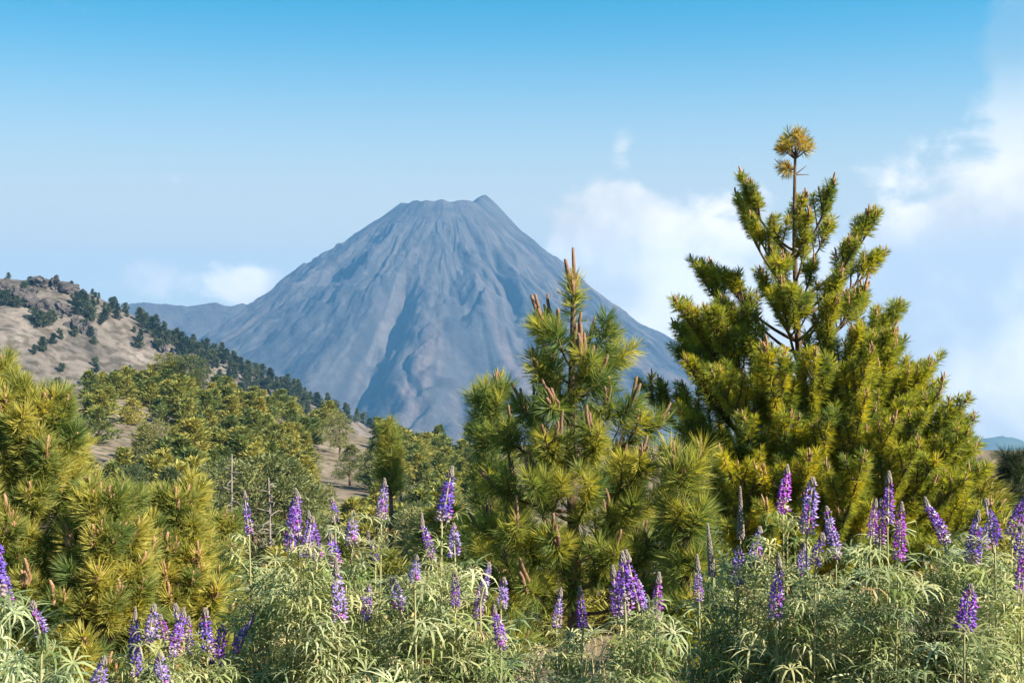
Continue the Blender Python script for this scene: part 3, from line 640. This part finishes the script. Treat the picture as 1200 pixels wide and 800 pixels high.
        for (p, d, br, sc, me) in s.cands:
            link('candle', me or s.rng.choice(pale_candles if s.mat in (M_ndl_left, M_ndl_right) else candles), br, p - d * 0.01, d.to_track_quat('Z', 'Y') @ Quaternion((0, 0, 1), s.rng.uniform(0, 6.28)), sc * s.cs)
        s.count = len(s.tufts)
def base_at(px, Yv):
    x = (px - 600) / FPX * Yv; return Vector((x, Yv, float(gz(x, Yv))))
def auto_pine(name, px, tip_py, Yv, radius_px, label, mat, seed, needle=0.13, shoot=0.15, nf=48, whorls=8, prof=None, per=(4, 6), cprob=0.55, up=0.9, low=0.06, group=None, tx=0.0, lim=285, lead_candle=True, width=0.0034, elev=(8, 50)):
    b = base_at(px, Yv); top = P(px + tx, tip_py, Yv); T = Pine(name, b, label, mat, needle, shoot, nf, seed, width, 0.85, group, cprob + 0.15, 0.45, 0.125)
    T.trunk(top, 0.035 * (top.z - b.z) / 2 + 0.012, 0.008); H = T.H; Rw = radius_px / FPX * Yv; prof = prof or (lambda t: (1 - t) ** 0.75)
    a0 = T.rng.uniform(0, 6)
    for w_ in range(whorls):
        t = low + (0.93 - low) * (w_ / (whorls - 1)) ** 0.92; nb = T.rng.randint(*per)
        for q in range(nb):
            a = a0 + w_ * 2.4 + q * 2 * math.pi / nb + T.rng.uniform(-.3, .3); L = max(T.shoot * 1.1, Rw * prof(t) * T.rng.uniform(0.8, 1.15)); T.branch(t + T.rng.uniform(-.02, .02), a, L, elev[0] + (elev[1] - elev[0]) * t + T.rng.uniform(-8, 8), up)
    # leader
    lt = T.ax[-1]; T.limb([T.axp(0.86 + 0.14 * q / 4) for q in range(5)], 0.14 * H, 0.012, 0.0, 0, False)
    if lead_candle: T.add_candle(lt, Vector((0, 0, 1)), T.root, 0.62, tall_candle)
    return T

# --- middle pine: stem at px 672, tip 290
b = base_at(671, 8.0); MID = Pine('young_pine', b, 'slender young pine with tall brown candles before the volcano cone', M_ndl_mid, 0.098, 0.13, 80, 21, 0.0032, 1.15, None, 0.8, 0.5, 0.145)
MID.trunk(P(672, 345, 8.0), 0.05, 0.013, 0.02)
mt = lambda py: (b.z * -1 + P(0, py, 8.0).z) / MID.H
MID.limb([MID.axp(mt(395) + (1 - mt(395)) * q / 5) for q in range(6)], 0.30, 0.014, 0.0, 0, False)
MID.add_candle(MID.ax[-1] + Vector((0, 0, .03)), Vector((0, 0, 1)), MID.root, 1.0, tall_candle)
for (spy, tpx, tpy, dy) in ((415, 634, 372, 0.05), (415, 640, 380, -0.12), (425, 709, 385, -0.08), (440, 732, 405, 0.1), (430, 655, 390, -.2), (470, 700, 440, -.2), (452, 690, 420, -.25), (450, 642, 415, .2), (465, 715, 425, .15), (470, 628, 420, -.15), (480, 650, 470, -.3), (500, 735, 470, -.2),
                            (520, 612, 470, .1), (540, 770, 490, 0), (545, 590, 505, -.1), (560, 640, 510, -.35), (560, 702, 500, -.35), (600, 765, 530, -.3), (600, 575, 560, -.15), (610, 625, 560, -.45), (620, 690, 560, -.5), (640, 740, 585, -.4), (640, 780, 560, .1),
                            (660, 560, 610, 0), (665, 600, 620, -.4), (680, 650, 625, -.55), (690, 720, 640, -.5), (690, 775, 630, -.2), (700, 570, 670, -.2), (720, 620, 680, -.5), (720, 760, 690, -.3), (540, 690, 480, .3), (500, 655, 450, .3), (600, 640, 540, .4), (600, 720, 530, .45), (660, 600, 590, .4), (660, 750, 600, .4)):
    MID.to(max(0.02, mt(spy)), P(tpx, tpy + 8, 8.0 + dy), 0.9, cand=(MID.rng.random() < 0.72), bare=0.28)
MID.finish()

# --- companions beside the middle pine
auto_pine('young_pine', 578, 468, 9.2, 52, 'smaller green pine with dark candles, behind the slender middle pine', M_ndl_mid, 22, 0.12, 0.14, 66, 7, lambda t: (1 - t) ** 0.6, up=1.0, cprob=0.45).finish(200)
auto_pine('young_pine', 803, 566, 7.6, 44, 'short bushy pine with pinkish candles between the slender and the tall pine', M_ndl_mid, 23, 0.125, 0.14, 70, 6, lambda t: (1 - t) ** 0.5, up=1.2, cprob=0.7).finish(200)

# --- tall pine on the right
b = base_at(938, 12.0); TALL = Pine('tall_pine', b, 'tall yellow green pine with golden tuft on its bare topmost stem', M_ndl_right, 0.082, 0.085, 46, 31, 0.0042, 0.9, None, 0.6, 0.75, 0.115)
TALL.trunk(P(932, 178, 12.0), 0.065, 0.011, 0.05, 18)
tt_ = lambda py: (P(0, py, 12.0).z - b.z) / TALL.H
crownb = TALL.root
for (dx, dyv, dzv) in ((0, 0, 1), (.6, .2, .9), (-.6, .1, .8), (.2, -.6, .9), (-.3, .5, 1), (.8, -.4, .6), (-.8, -.3, .5), (-.9, .2, .2), (-.5, -.5, .7), (.5, .5, .7), (-.7, .3, .6), (.15, -.2, 1.4), (-.35, .1, 1.3), (.4, .1, 1.2), (-.7, -.2, -.1), (-.5, .5, -.2)):
    p0 = TALL.axp(0.985 if dzv > .4 else .965); d = Vector((dx, dyv, dzv)).normalized(); m = MB(); e = p0 + d * (0.06 + 0.09 * max(0, dzv)); m.tube([p0[:], e[:]], [0.008, 0.004], 5); o = link('branch', m.mesh('branch', M_bark), TALL.root)
    TALL.add_tuft(e - d * 0.03, d, o, 0.95, True)
TALL.add_candle(TALL.ax[-1] + Vector((0, 0, .17)), Vector((0, 0, 1)), TALL.root, 0.7)
m = MB(); p0 = TALL.axp(tt_(205)); m.tube([p0[:], (p0 + Vector((.09, -.02, .07)))[:]], [.006, .003], 5); link('branch', m.mesh('branch', M_bark), TALL.root)
m = MB(); m.tube([p0[:], (p0 + Vector((.12, .02, .005)))[:]], [.006, .003], 5); link('branch', m.mesh('branch', M_bark), TALL.root)
for (spy, tpx, tpy, dy, br) in ((235, 946, 220, .05, .2), (262, 915, 250, -.2, .3), (280, 935, 262, -.35, .2), (285, 975, 255, .1, .3), (300, 955, 285, -.4, .2), (315, 905, 300, -.45, .3), (330, 945, 310, -.5, .2), (340, 975, 325, -.45, .2), (350, 885, 325, -.3, .3), (370, 930, 345, -.6, .2), (365, 870, 340, .2, .3), (375, 1005, 350, .2, .3), (250, 868, 205, 0, .45), (250, 885, 212, -.15, .5), (290, 862, 240, .1, .35), (255, 962, 228, -.15, .3), (260, 950, 245, .2, .3), (310, 1016, 258, 0, .5), (320, 1000, 285, -.3, .4), (330, 1020, 290, .2, .4), (300, 870, 270, -.3, .35), (345, 846, 295, -.1, .5), (345, 900, 290, .35, .4),
                            (390, 826, 310, .1, .5), (400, 845, 340, -.2, .45), (370, 985, 310, .3, .4), (380, 1020, 335, -.2, .4), (400, 905, 335, -.5, .3), (400, 970, 330, -.5, .3), (440, 790, 400, 0, .4), (450, 780, 385, .4, .45), (460, 830, 370, -.4, .3), (460, 870, 380, -.7, .3), (460, 1035, 375, -.3, .35), (470, 1055, 380, .2, .35), (450, 960, 375, -.7, .25), (460, 1000, 370, -.6, .25),
                            (520, 765, 455, -.1, .35), (520, 800, 430, -.5, .3), (520, 850, 420, -.8, .25), (520, 900, 420, -1.0, .2), (520, 955, 425, -1.0, .2), (520, 1010, 410, -.8, .2), (520, 1060, 410, -.5, .25), (520, 1085, 415, -.1, .3), (510, 1080, 440, .3, .3),
                            (575, 1110, 455, -.2, .3), (580, 1135, 490, .1, .3), (590, 1150, 525, .3, .35), (590, 1120, 505, -.5, .25), (580, 1070, 460, -.8, .2), (580, 1020, 470, -1.1, .2), (590, 970, 480, -1.2, .2), (590, 910, 480, -1.2, .2), (590, 860, 470, -1.0, .2), (590, 810, 480, -.7, .25), (590, 785, 510, -.2, .3),
                            (640, 1145, 560, -.1, .3), (640, 1110, 545, -.7, .25), (640, 1060, 530, -1.1, .2), (640, 1000, 540, -1.3, .2), (640, 940, 545, -1.35, .2), (640, 885, 540, -1.3, .2), (640, 840, 530, -1.0, .2), (650, 820, 560, -.7, .25), (660, 1130, 595, -.3, .3), (670, 1080, 590, -1, .25), (670, 1020, 600, -1.2, .25), (670, 960, 610, -1.3, .25), (670, 900, 600, -1.25, .25), (670, 860, 600, -1, .25), (680, 1100, 625, -.6, .3),
                            (520, 900, 430, .8, .3), (520, 1000, 430, .9, .3), (430, 1045, 365, 0, .3), (440, 1060, 395, -.5, .25), (480, 1090, 430, -.4, .25), (500, 1105, 460, -.5, .25), (520, 1125, 480, -.4, .2), (540, 1140, 505, -.3, .2), (560, 1155, 535, 0, .25), (560, 1100, 490, -.8, .2), (560, 1060, 480, -.9, .2), (600, 1130, 560, -.6, .2), (620, 1155, 580, .1, .25), (620, 1095, 560, -.9, .2), (480, 1040, 400, .6, .25), (500, 1085, 450, .7, .25), (420, 860, 345, -.3, .3), (430, 800, 365, -.2, .4), (600, 860, 500, .9, .3), (600, 960, 500, 1.1, .3), (600, 1060, 500, .9, .3)):
    j_ = TALL.rng.uniform; spy += 30 + 0.12 * abs(tpx - 935) + j_(-12, 25); tpx += j_(-16, 16); tpy += j_(-20, 18); dy += j_(-.25, .25)
    TALL.to(max(0.03, tt_(spy)), P(tpx, tpy + 6, 12.0 + dy), 0.75, cand=(TALL.rng.random() < 0.75), bare=min(0.74, br + (0.28 if tpy < 345 else (0.22 if tpy < 420 else 0.12))), sc=0.88 if tpy < 345 else 0.95)
TALL.finish(285, M_ndl_gold)

# --- pines on the left
auto_pine('young_pine', 34, 492, 6.6, 140, 'large olive pine on the left with orange candles and long needles', M_ndl_left, 41, 0.078, 0.10, 84, 11, lambda t: (1 - t) ** 0.38 + 0.06, per=(6, 8), up=1.1, cprob=0.65, tx=10, lim=285).finish()
auto_pine('young_pine', -60, 436, 7.2, 120, 'olive pine cut by the left picture edge behind the large one', M_ndl_left, 42, 0.08, 0.10, 80, 10, lambda t: (1 - t) ** 0.55 + 0.06, per=(5, 6), up=1.1, cprob=0.5, tx=55).finish(200)
auto_pine('young_pine', 208, 605, 7.0, 104, 'rounded bushy yellow olive pine beside the dead trees', M_ndl_left, 43, 0.072, 0.095, 84, 9, lambda t: (1 - t) ** 0.36 + 0.05, per=(6, 8), up=1.0, cprob=0.6).finish()
auto_pine('young_pine', 122, 600, 6.4, 105, 'low dense olive pine between the large left pine and the rounded one', M_ndl_left, 44, 0.075, 0.095, 84, 8, lambda t: (1 - t) ** 0.38 + 0.05, per=(6, 8), up=1.0, cprob=0.6).finish(240)
auto_pine('young_pine', 262, 622, 8.2, 48, 'small bright pine at the foot of the dead trees', M_ndl_left, 45, 0.08, 0.10, 70, 7, lambda t: (1 - t) ** 0.5 + 0.05, per=(4, 6), up=1.0, cprob=0.5).finish(160)
# --- single sapling on the clearing and dark pine at the right edge
auto_pine('pine_sapling', 456, 505, 14.0, 16, 'thin sapling with one tall candle and yellowing lower needles on the clearing', M_ndl_left, 46, 0.10, 0.12, 56, 7, lambda t: (1 - t) ** 0.5 + 0.1, per=(3, 4), up=1.2, cprob=0.1, low=0.62).finish(120)
auto_pine('dark_pine', 1188, 545, 16.0, 42, 'blackish green pine at the right edge past the tall pine', M_ndl_dark, 47, 0.15, 0.16, 46, 6, lambda t: (1 - t) ** 0.5 + 0.1, per=(4, 6), up=0.7, cprob=0.1, lead_candle=False).finish(160)

# ------------------------------------------------------------------ lupins
LD = {}
def leaf_mesh(seed, mat, droop, ln=0.084, n=10):
    g = np.random.default_rng(seed); mb = MB()
    pet = np.array([[0, 0, 0], [0.035, 0, 0.02], [0.07, 0, 0.028]]); mb.tube(pet, [0.0016, 0.0014, 0.0012], 3)
    hub = pet[-1]
    for q in range(n):
        a = 2 * math.pi * (q + 0.5) / n + g.normal(0, .1); L = ln * (0.75 + 0.35 * g.random()) * (1.0 if abs(a - math.pi) > 0.9 else 0.7); w = 0.0058 * g.uniform(0.8, 1.15)
        out = np.array([math.cos(a), math.sin(a), 0.0]); e0 = g.uniform(0.1, 0.5); pts_ = [hub]; el = e0
        for i_ in range(3):
            d = out * math.cos(el) + np.array([0, 0, math.sin(el)]); pts_.append(pts_[-1] + d * L / 3); el -= droop * g.uniform(0.6, 1.2)
        sd = np.array([-math.sin(a), math.cos(a), 0.0]); up = np.array([0, 0, 0.25])
        ws = [0.25, 0.95, 0.85]; V = []
        for i_ in range(3):
            V += [pts_[i_] + sd * w * .5 * ws[i_] + up * w * ws[i_] * .5, pts_[i_] - sd * w * .5 * ws[i_] + up * w * ws[i_] * .5]
        V.append(pts_[3]); mb.add(V, [(4, 6, 5)], [(0, 2, 3, 1), (2, 4, 5, 3)])
    me = mb.mesh('leaf', mat); LD[me.name] = (np.concatenate(mb.V), np.concatenate(mb.F3), np.concatenate(mb.F4)); return me
leaves_g = [leaf_mesh(s, M_leaf, 0.35 + 0.2 * s) for s in range(5)]
leaves_s = [leaf_mesh(20 + s, M_leaf_grey, 0.35 + 0.2 * s) for s in range(4)]
leaves_d = [leaf_mesh(30 + s, M_dry, 1.0, 0.065, 7) for s in range(3)]
def spike_mesh(seed, H, Rr, tone):
    g = np.random.default_rng(seed); mb = MB(); W_ = max(6, int(H / 0.0105)); gap = g.choice([0.1, 0.35, 0.7]); fade = g.choice([.1, .2, .38])
    mb.tube([[0, 0, -0.02], [0, 0, H]], [0.004, 0.002], 5, (0.30, 0.28, 0.16))
    for w_ in range(W_):
        t = (w_ + 0.3) / W_; z = t * H; r = Rr * (1.02 - 0.55 * t ** 2.2) * (0.75 + 0.25 * min(1, t * 6)); nb = 8 if t < .8 else 6
        for q in range(nb):
            if g.random() < 0.10 + gap * max(0, math.sin(2 * math.pi * q / nb + w_ * .9 + seed)) or (t > .8 and g.random() < .25): continue
            a = 2 * math.pi * q / nb + w_ * 0.7 + g.normal(0, .12); o = np.array([math.cos(a), math.sin(a), 0]); s = np.array([-o[1], o[0], 0]); k = np.array([0, 0, 1.0])
            c = o * r * 0.62 * g.uniform(.9, 1.1) + k * (z + g.normal(0, .002)); sz = Rr * 0.38 * g.uniform(.8, 1.15) * (1 - .35 * t)
            col = np.array(tone) * g.uniform(.6, 1.35); rr_ = g.random()
            if rr_ < 0.07: col = np.array([0.42, 0.34, 0.55])
            elif rr_ < (0.30 if tone[0] > .21 and tone[1] < .1 else .17): col = np.array([0.34, 0.07, 0.42]) * g.uniform(.8, 1.2)
            elif t < fade and rr_ < .7: col = np.array([0.36, 0.28, 0.30]) * g.uniform(.7, 1.1)
            # keel: a pointed curved pouch
            V = [c - s * sz * .42, c + s * sz * .42, c + k * sz * .5 + o * sz * .3, c - k * sz * .45 + o * sz * .35, c + o * sz * 1.35 + k * sz * .25, c - o * sz * .5]
            mb.add(V, [(0, 2, 4), (2, 1, 4), (1, 3, 4), (3, 0, 4), (2, 0, 5), (1, 2, 5), (3, 1, 5), (0, 3, 5)], None, col)
            # banner petal standing behind it
            bb = c + k * sz * .45; V = [bb - s * sz * .15, bb + s * sz * .15, bb + s * sz * .75 + k * sz * .75 + o * sz * .3, bb + k * sz * 1.05 + o * sz * .1, bb - s * sz * .75 + k * sz * .75 + o * sz * .3]
            mb.add(V, [(2, 3, 4)], [(0, 1, 2, 4)], np.minimum(col * 1.25, .8))
    bx = g.normal(0, .018)
    for v in mb.V: v[:, 0] += bx * (np.clip(v[:, 2], 0, None) / H) ** 2
    me = mb.mesh('flower_spike', M_flower); me['height'] = H; me['bend'] = float(bx); return me
def bud_mesh(seed, H, Rr):
    g = np.random.default_rng(seed); mb = MB(); mb.tube([[0, 0, -.005], [0, 0, H]], [0.003, 0.0012], 4)
    n = int(H / 0.006)
    for w_ in range(n):
        t = w_ / n; r = Rr * (1 - t) ** .8 + .001
        for q in range(6):
            a = q * 1.047 + w_ * .5 + g.normal(0, .1); o = np.array([math.cos(a), math.sin(a), 0]); s = np.array([-o[1], o[0], 0]); c = o * r * .5 + np.array([0, 0, t * H]); z = .0045 * (1.15 - .6 * t)
            V = [c - s * z * .6, c + s * z * .6, c + o * z + [0, 0, z * .4], c + o * z * .5 + [0, 0, z * 2.4], c - [0, 0, z]]
            mb.add(V, [(0, 2, 3), (2, 1, 3), (1, 0, 3), (2, 0, 4), (1, 2, 4)])
    return mb.mesh('bud_tip', M_bud)
blue = (0.13, 0.075, 0.38); viol = (0.19, 0.08, 0.38); mag = (0.26, 0.06, 0.35); pale = (0.25, 0.18, 0.42)
spikes = {k: [spike_mesh(100 + 10 * q + i_, h, (0.020, 0.024, 0.027)[i_ * 7 % 3], t) for i_, h in enumerate((0.08, 0.09, 0.1, 0.115, 0.13, 0.14, 0.15, 0.165, 0.175))] for q, (k, t) in enumerate((('b', blue), ('v', viol), ('m', mag), ('p', pale)))}
SP_H = (0.09, 0.13, 0.165)
buds = [bud_mesh(200 + q, h, .011) for q, h in enumerate((.02, .032, .055))]
dry_spike = bud_mesh(210, 0.16, .016)
def lupin(px, Yv, halfw_px, top_py, label, fl, nst=8, nleaf=105, seed=0, silver=0.3, dry=0.10, lowdry=0.35):
    """fl: flower spikes as (px, centre py, size index, tone)"""
    g = random.Random(seed); b = base_at(px, Yv); root = bpy.data.objects.new('lupin', None); COL.objects.link(root); root.location = b
    tag(root, label, 'lupin', None)
    hw = halfw_px / FPX * Yv; ztop = P(0, top_py + (-18 if fl else 16), Yv).z - b.z
    nst = int(nst * 1.8); nleaf = int(nleaf * 4.8); mass = MB(); mdry = MB()
    tips = []
    for (fx, fy, si, tone) in fl:
        p = P(fx, fy - 4, Yv - (g.uniform(.25, .5) if fy > top_py - 10 else g.uniform(.0, .3))); tips.append((p - b - Vector((0, 0, SP_H[max(0, min(2, si))] * 0.5)), si, tone))
    for q in range(nst):
        a = g.uniform(0, 6.28); rr_ = hw * math.sqrt(g.random()); e = 1 - .38 * (rr_ / max(hw, .01)) ** 2
        tips.append((Vector((rr_ * math.cos(a), rr_ * math.sin(a) * .9, ztop * e * g.uniform(.6, 1.02))), None, None))
    segs = []
    for (tip, si, tone) in tips:
        foot = Vector((tip.x * .25 + g.uniform(-.04, .04), tip.y * .25 + g.uniform(-.04, .04), -0.03)); c1 = foot.lerp(tip, .45); c1.x = foot.x + (tip.x - foot.x) * .75; c1.y = foot.y + (tip.y - foot.y) * .75
        pts_ = [foot * (1 - u) ** 2 + c1 * 2 * u * (1 - u) + tip * u * u for u in [q / 7 for q in range(8)]]
        mb = MB(); mb.tube([p[:] for p in pts_], np.linspace(.006, .0026, 8), 5); st = link('stem', mb.mesh('stem', M_stem, True), root); segs.append((pts_, st))
        if si is not None:
            d = (pts_[-1] - pts_[-2]).normalized(); d = (d + Vector((g.gauss(0, .19), g.gauss(0, .16), .5))).normalized(); rot = d.to_track_quat('Z', 'Y') @ Quaternion((0, 0, 1), g.uniform(0, 6.28))
            if tone == 'd':
                link('seed_spike', dry_spike, st, tip, rot, 1.1)
            else:
                s_ = g.uniform(.8, 1.15); sp = link('flower_spike', spikes[tone][si * 3 + g.randrange(3)], st, tip, rot, s_); link('bud_tip', buds[g.choice((0, 1, 1, 2)) if si else 0], sp, (sp.data['bend'], 0, sp.data['height'] * .985))
    nf_ = len(fl)
    for q in range(nleaf):
        pts_, st = segs[g.randrange(len(segs))]; u = 0.22 + .77 * g.random() ** .75
        if q < nf_ * 9: pts_, st = segs[q % nf_]; u = g.uniform(.66, .93)
        k = min(6.999, u * 7); i_ = int(k); p = pts_[i_].lerp(pts_[i_ + 1], k - i_)
        a = g.uniform(0, 6.28); tilt = g.uniform(-.55, .35) - .15; rot = Euler((g.gauss(0, .25), tilt, a), 'XYZ').to_quaternion(); sc = g.uniform(.8, 1.4) * (.8 if u > .93 else 1)
        pd = lowdry if u < .45 else dry; r_ = g.random()
        me = g.choice(leaves_d) if r_ < pd else (g.choice(leaves_s) if r_ < pd + silver else g.choice(leaves_g))
        if q < 296: link('leaf', me, st, p, rot, sc)
        else:
            dd_ = LD[me.name]; mass.add((np.array(dd_[0]).reshape(-1, 3) * sc) @ np.array(rot.to_matrix()).T + np.array(p), np.array(dd_[1]).reshape(-1, 3), np.array(dd_[2]).reshape(-1, 4))
    if mass.n: tag(link('leaf_mass', mass.mesh('leaf_mass', M_leaf_mass), root), None, None, None, 'stuff')
    return root
lupin(8, 3.9, 75, 705, 'silvery lupin with a tall spike, under the large left pine', [(11, 680, 2, 'b'), (49, 728, 0, 'p'), (-6, 672, 1, 'b')], 12, 170, 1, .55)
lupin(90, 3.7, 60, 790, 'low lupin with scarcely any bloom beside the silvery one', [(112, 796, 0, 'p')], 9, 95, 2, .4)
lupin(172, 4.4, 60, 792, 'lupin with a row of short blue spikes under the low olive pine', [(157, 748, 1, 'b'), (158, 778, 0, 'b'), (175, 740, 0, 'p'), (194, 735, 0, 'm'), (203, 748, 1, 'v'), (192, 797, 0, 'p')], 10, 110, 3, .3)
lupin(240, 4.5, 55, 796, 'lupin with violet spikes beside the rounded bushy pine', [(215, 733, 0, 'b'), (222, 747, 1, 'v'), (243, 745, 1, 'b'), (253, 767, 0, 'v'), (277, 745, 1, 'b')], 10, 110, 4, .3)
lupin(318, 4.8, 62, 672, 'leafy lupin with one isolated dark blue spike by the dead trees', [(292, 600, 2, 'b'), (339, 620, 2, 'b')], 14, 190, 5, .25)
lupin(375, 4.6, 62, 668, 'lupin carrying three crowded violet spikes above pale leaves', [(349, 612, 1, 'v'), (356, 632, 1, 'p'), (371, 636, 1, 'v'), (393, 652, 0, 'b'), (398, 708, 1, 'p')], 14, 190, 6, .3)
lupin(425, 5.0, 55, 650, 'lupin below the sapling with slim spikes and fat pale stems', [(393, 600, 0, 'b'), (412, 628, 0, 'p'), (470, 702, 0, 'p'), (440, 640, 1, 'b'), (447, 590, 1, 'p'), (425, 715, 0, 'p')], 13, 170, 7, .25)
lupin(505, 4.7, 66, 660, 'lupin with two spikes stacked on tall stems, tips pale', [(505, 638, 1, 'v'), (518, 590, 1, 'b'), (534, 690, 1, 'v'), (486, 668, 0, 'p')], 14, 185, 8, .25)
lupin(568, 4.6, 52, 722, 'lupin in front of the small green pine with violet clusters', [(563, 683, 1, 'p'), (559, 712, 1, 'v'), (587, 700, 0, 'p'), (587, 738, 1, 'v'), (533, 640, 0, 'p')], 11, 130, 9, .3)
lupin(460, 3.9, 80, 745, 'yellowing leafy lupin without open flowers in the front', [], 14, 170, 10, .15, .22)
lupin(340, 3.8, 75, 765, 'dark green leafy lupin without flowers in the front', [], 12, 140, 11, .1, .12)
lupin(555, 3.8, 70, 775, 'low pale lupin without flowers before the violet clusters', [], 11, 120, 12, .4, .15)
lupin(662, 4.6, 50, 745, 'small lupin with two pale spikes under the slender middle pine', [(652, 715, 1, 'p'), (683, 716, 1, 'v')], 9, 120, 13, .35)
lupin(742, 4.5, 50, 738, 'lupin with a tight cluster of violet spikes beside the dark gap', [(724, 702, 1, 'v'), (747, 685, 1, 'v'), (752, 702, 0, 'p'), (733, 698, 1, 'v'), (768, 707, 1, 'm')], 11, 150, 14, .25)
lupin(640, 3.8, 65, 785, 'grassy looking pale lupin without flowers before the two pale spikes', [], 9, 100, 15, .4, .2)
lupin(730, 3.8, 60, 790, 'straw tinted lupin without flowers before the violet cluster', [], 8, 85, 16, .3, .3)
lupin(848, 4.9, 55, 690, 'blue grey lupin with thin dry seed spikes beside the dark gap', [(819, 685, 1, 'p'), (868, 605, 2, 'd'), (835, 650, 2, 'd'), (885, 645, 0, 'p'), (864, 672, 0, 'p')], 12, 150, 17, .55)
lupin(925, 4.6, 60, 650, 'lupin with two magenta tipped spikes before the tall pine trunk', [(918, 582, 1, 'm'), (946, 604, 1, 'p'), (956, 648, 0, 'b'), (910, 703, 1, 'v')], 13, 180, 18, .35)
lupin(985, 4.9, 50, 660, 'dusky lupin with one faded spike between the magenta ones', [(980, 628, 2, 'p'), (940, 660, 0, 'p')], 11, 140, 19, .4)
lupin(1040, 4.5, 62, 650, 'lupin with a dense bunch of magenta and violet spikes', [(1020, 608, 1, 'm'), (1031, 617, 1, 'm'), (1040, 592, 1, 'v'), (1053, 628, 2, 'm')], 14, 190, 20, .35)
lupin(1118, 4.6, 58, 660, 'lupin with two violet spikes and pale bud tips by the tall pine', [(1108, 618, 1, 'v'), (1138, 640, 1, 'b'), (1150, 632, 0, 'p')], 13, 180, 21, .35)
lupin(1185, 4.5, 58, 655, 'lupin at the right edge under the blackish pine', [(1166, 617, 1, 'b'), (1186, 608, 1, 'v'), (1194, 648, 1, 'b'), (1197, 672, 1, 'm')], 13, 180, 22, .35)
lupin(1130, 3.9, 75, 760, 'bright green lupin in front with one short fresh spike', [(1130, 722, 0, 'v')], 13, 160, 23, .35)
lupin(1010, 3.9, 75, 755, 'broad leafy lupin without flowers before the magenta bunch', [], 13, 170, 24, .4, .15)
lupin(890, 4.0, 70, 770, 'withered brownish lupin without flowers in the right front', [], 12, 140, 25, .25, .4, .6)
lupin(1195, 3.8, 60, 745, 'pale silvery lupin without flowers cut by the right edge', [], 10, 120, 26, .5)

# grass and litter on the near ground
g = np.random.default_rng(5); n = 26000
yy = 1.5 + 26 * g.random(n) ** 1.1; xx = (g.random(n) * 2 - 1) * (0.9 + 0.42 * yy); zz = gz(xx, yy)
keep = fbm(xx * .6, yy * .6, 0, 71, 3) > -0.25; xx, yy, zz = xx[keep], yy[keep], zz[keep]; n = len(xx)
a = g.uniform(0, 6.28, n); L = g.uniform(.06, .24, n); le = g.uniform(.1, .7, n); p = np.column_stack([xx, yy, zz - .01]); u = np.column_stack([-np.sin(a), np.cos(a), 0 * a]) * .003; o = np.column_stack([np.cos(a) * le * L, np.sin(a) * le * L, L])
mid = p + o * np.array([.4, .4, .6]); V = np.stack([p - u, p + u, mid + u, p + o, mid - u], 1).reshape(-1, 3); b5 = np.arange(n)[:, None] * 5
tag(link('grass', mesh('grass', V, [b5 + np.array([[2, 3, 4]]), b5 + np.array([[0, 1, 2, 4]])], M_grass)), 'thin dry grass under the lupins and pines', 'grass', None, 'stuff')

# ------------------------------------------------------------------ air
import bmesh
bm = bmesh.new(); bmesh.ops.create_cube(bm, size=1.0)
zlo, zhi = -1150.0, VT + 30
for v in bm.verts: v.co = Vector((v.co.x * 18600, v.co.y * 18600, zlo if v.co.z < 0 else zhi))
me = bpy.data.meshes.new('haze'); bm.to_mesh(me); bm.free()
m, n, l = newmat('hazy_air'); pv = n.new('ShaderNodeVolumePrincipled'); pv.inputs['Color'].default_value = (0.18, 0.50, 0.95, 1); pv.inputs['Density'].default_value = 8.3e-5; pv.inputs['Anisotropy'].default_value = 0.1
o_ = n.new('ShaderNodeOutputMaterial'); l.new(pv.outputs[0], o_.inputs['Volume']); me.materials.append(m)
tag(link('haze', me), 'thin blue haze in the air over the valley', None, None, 'stuff')
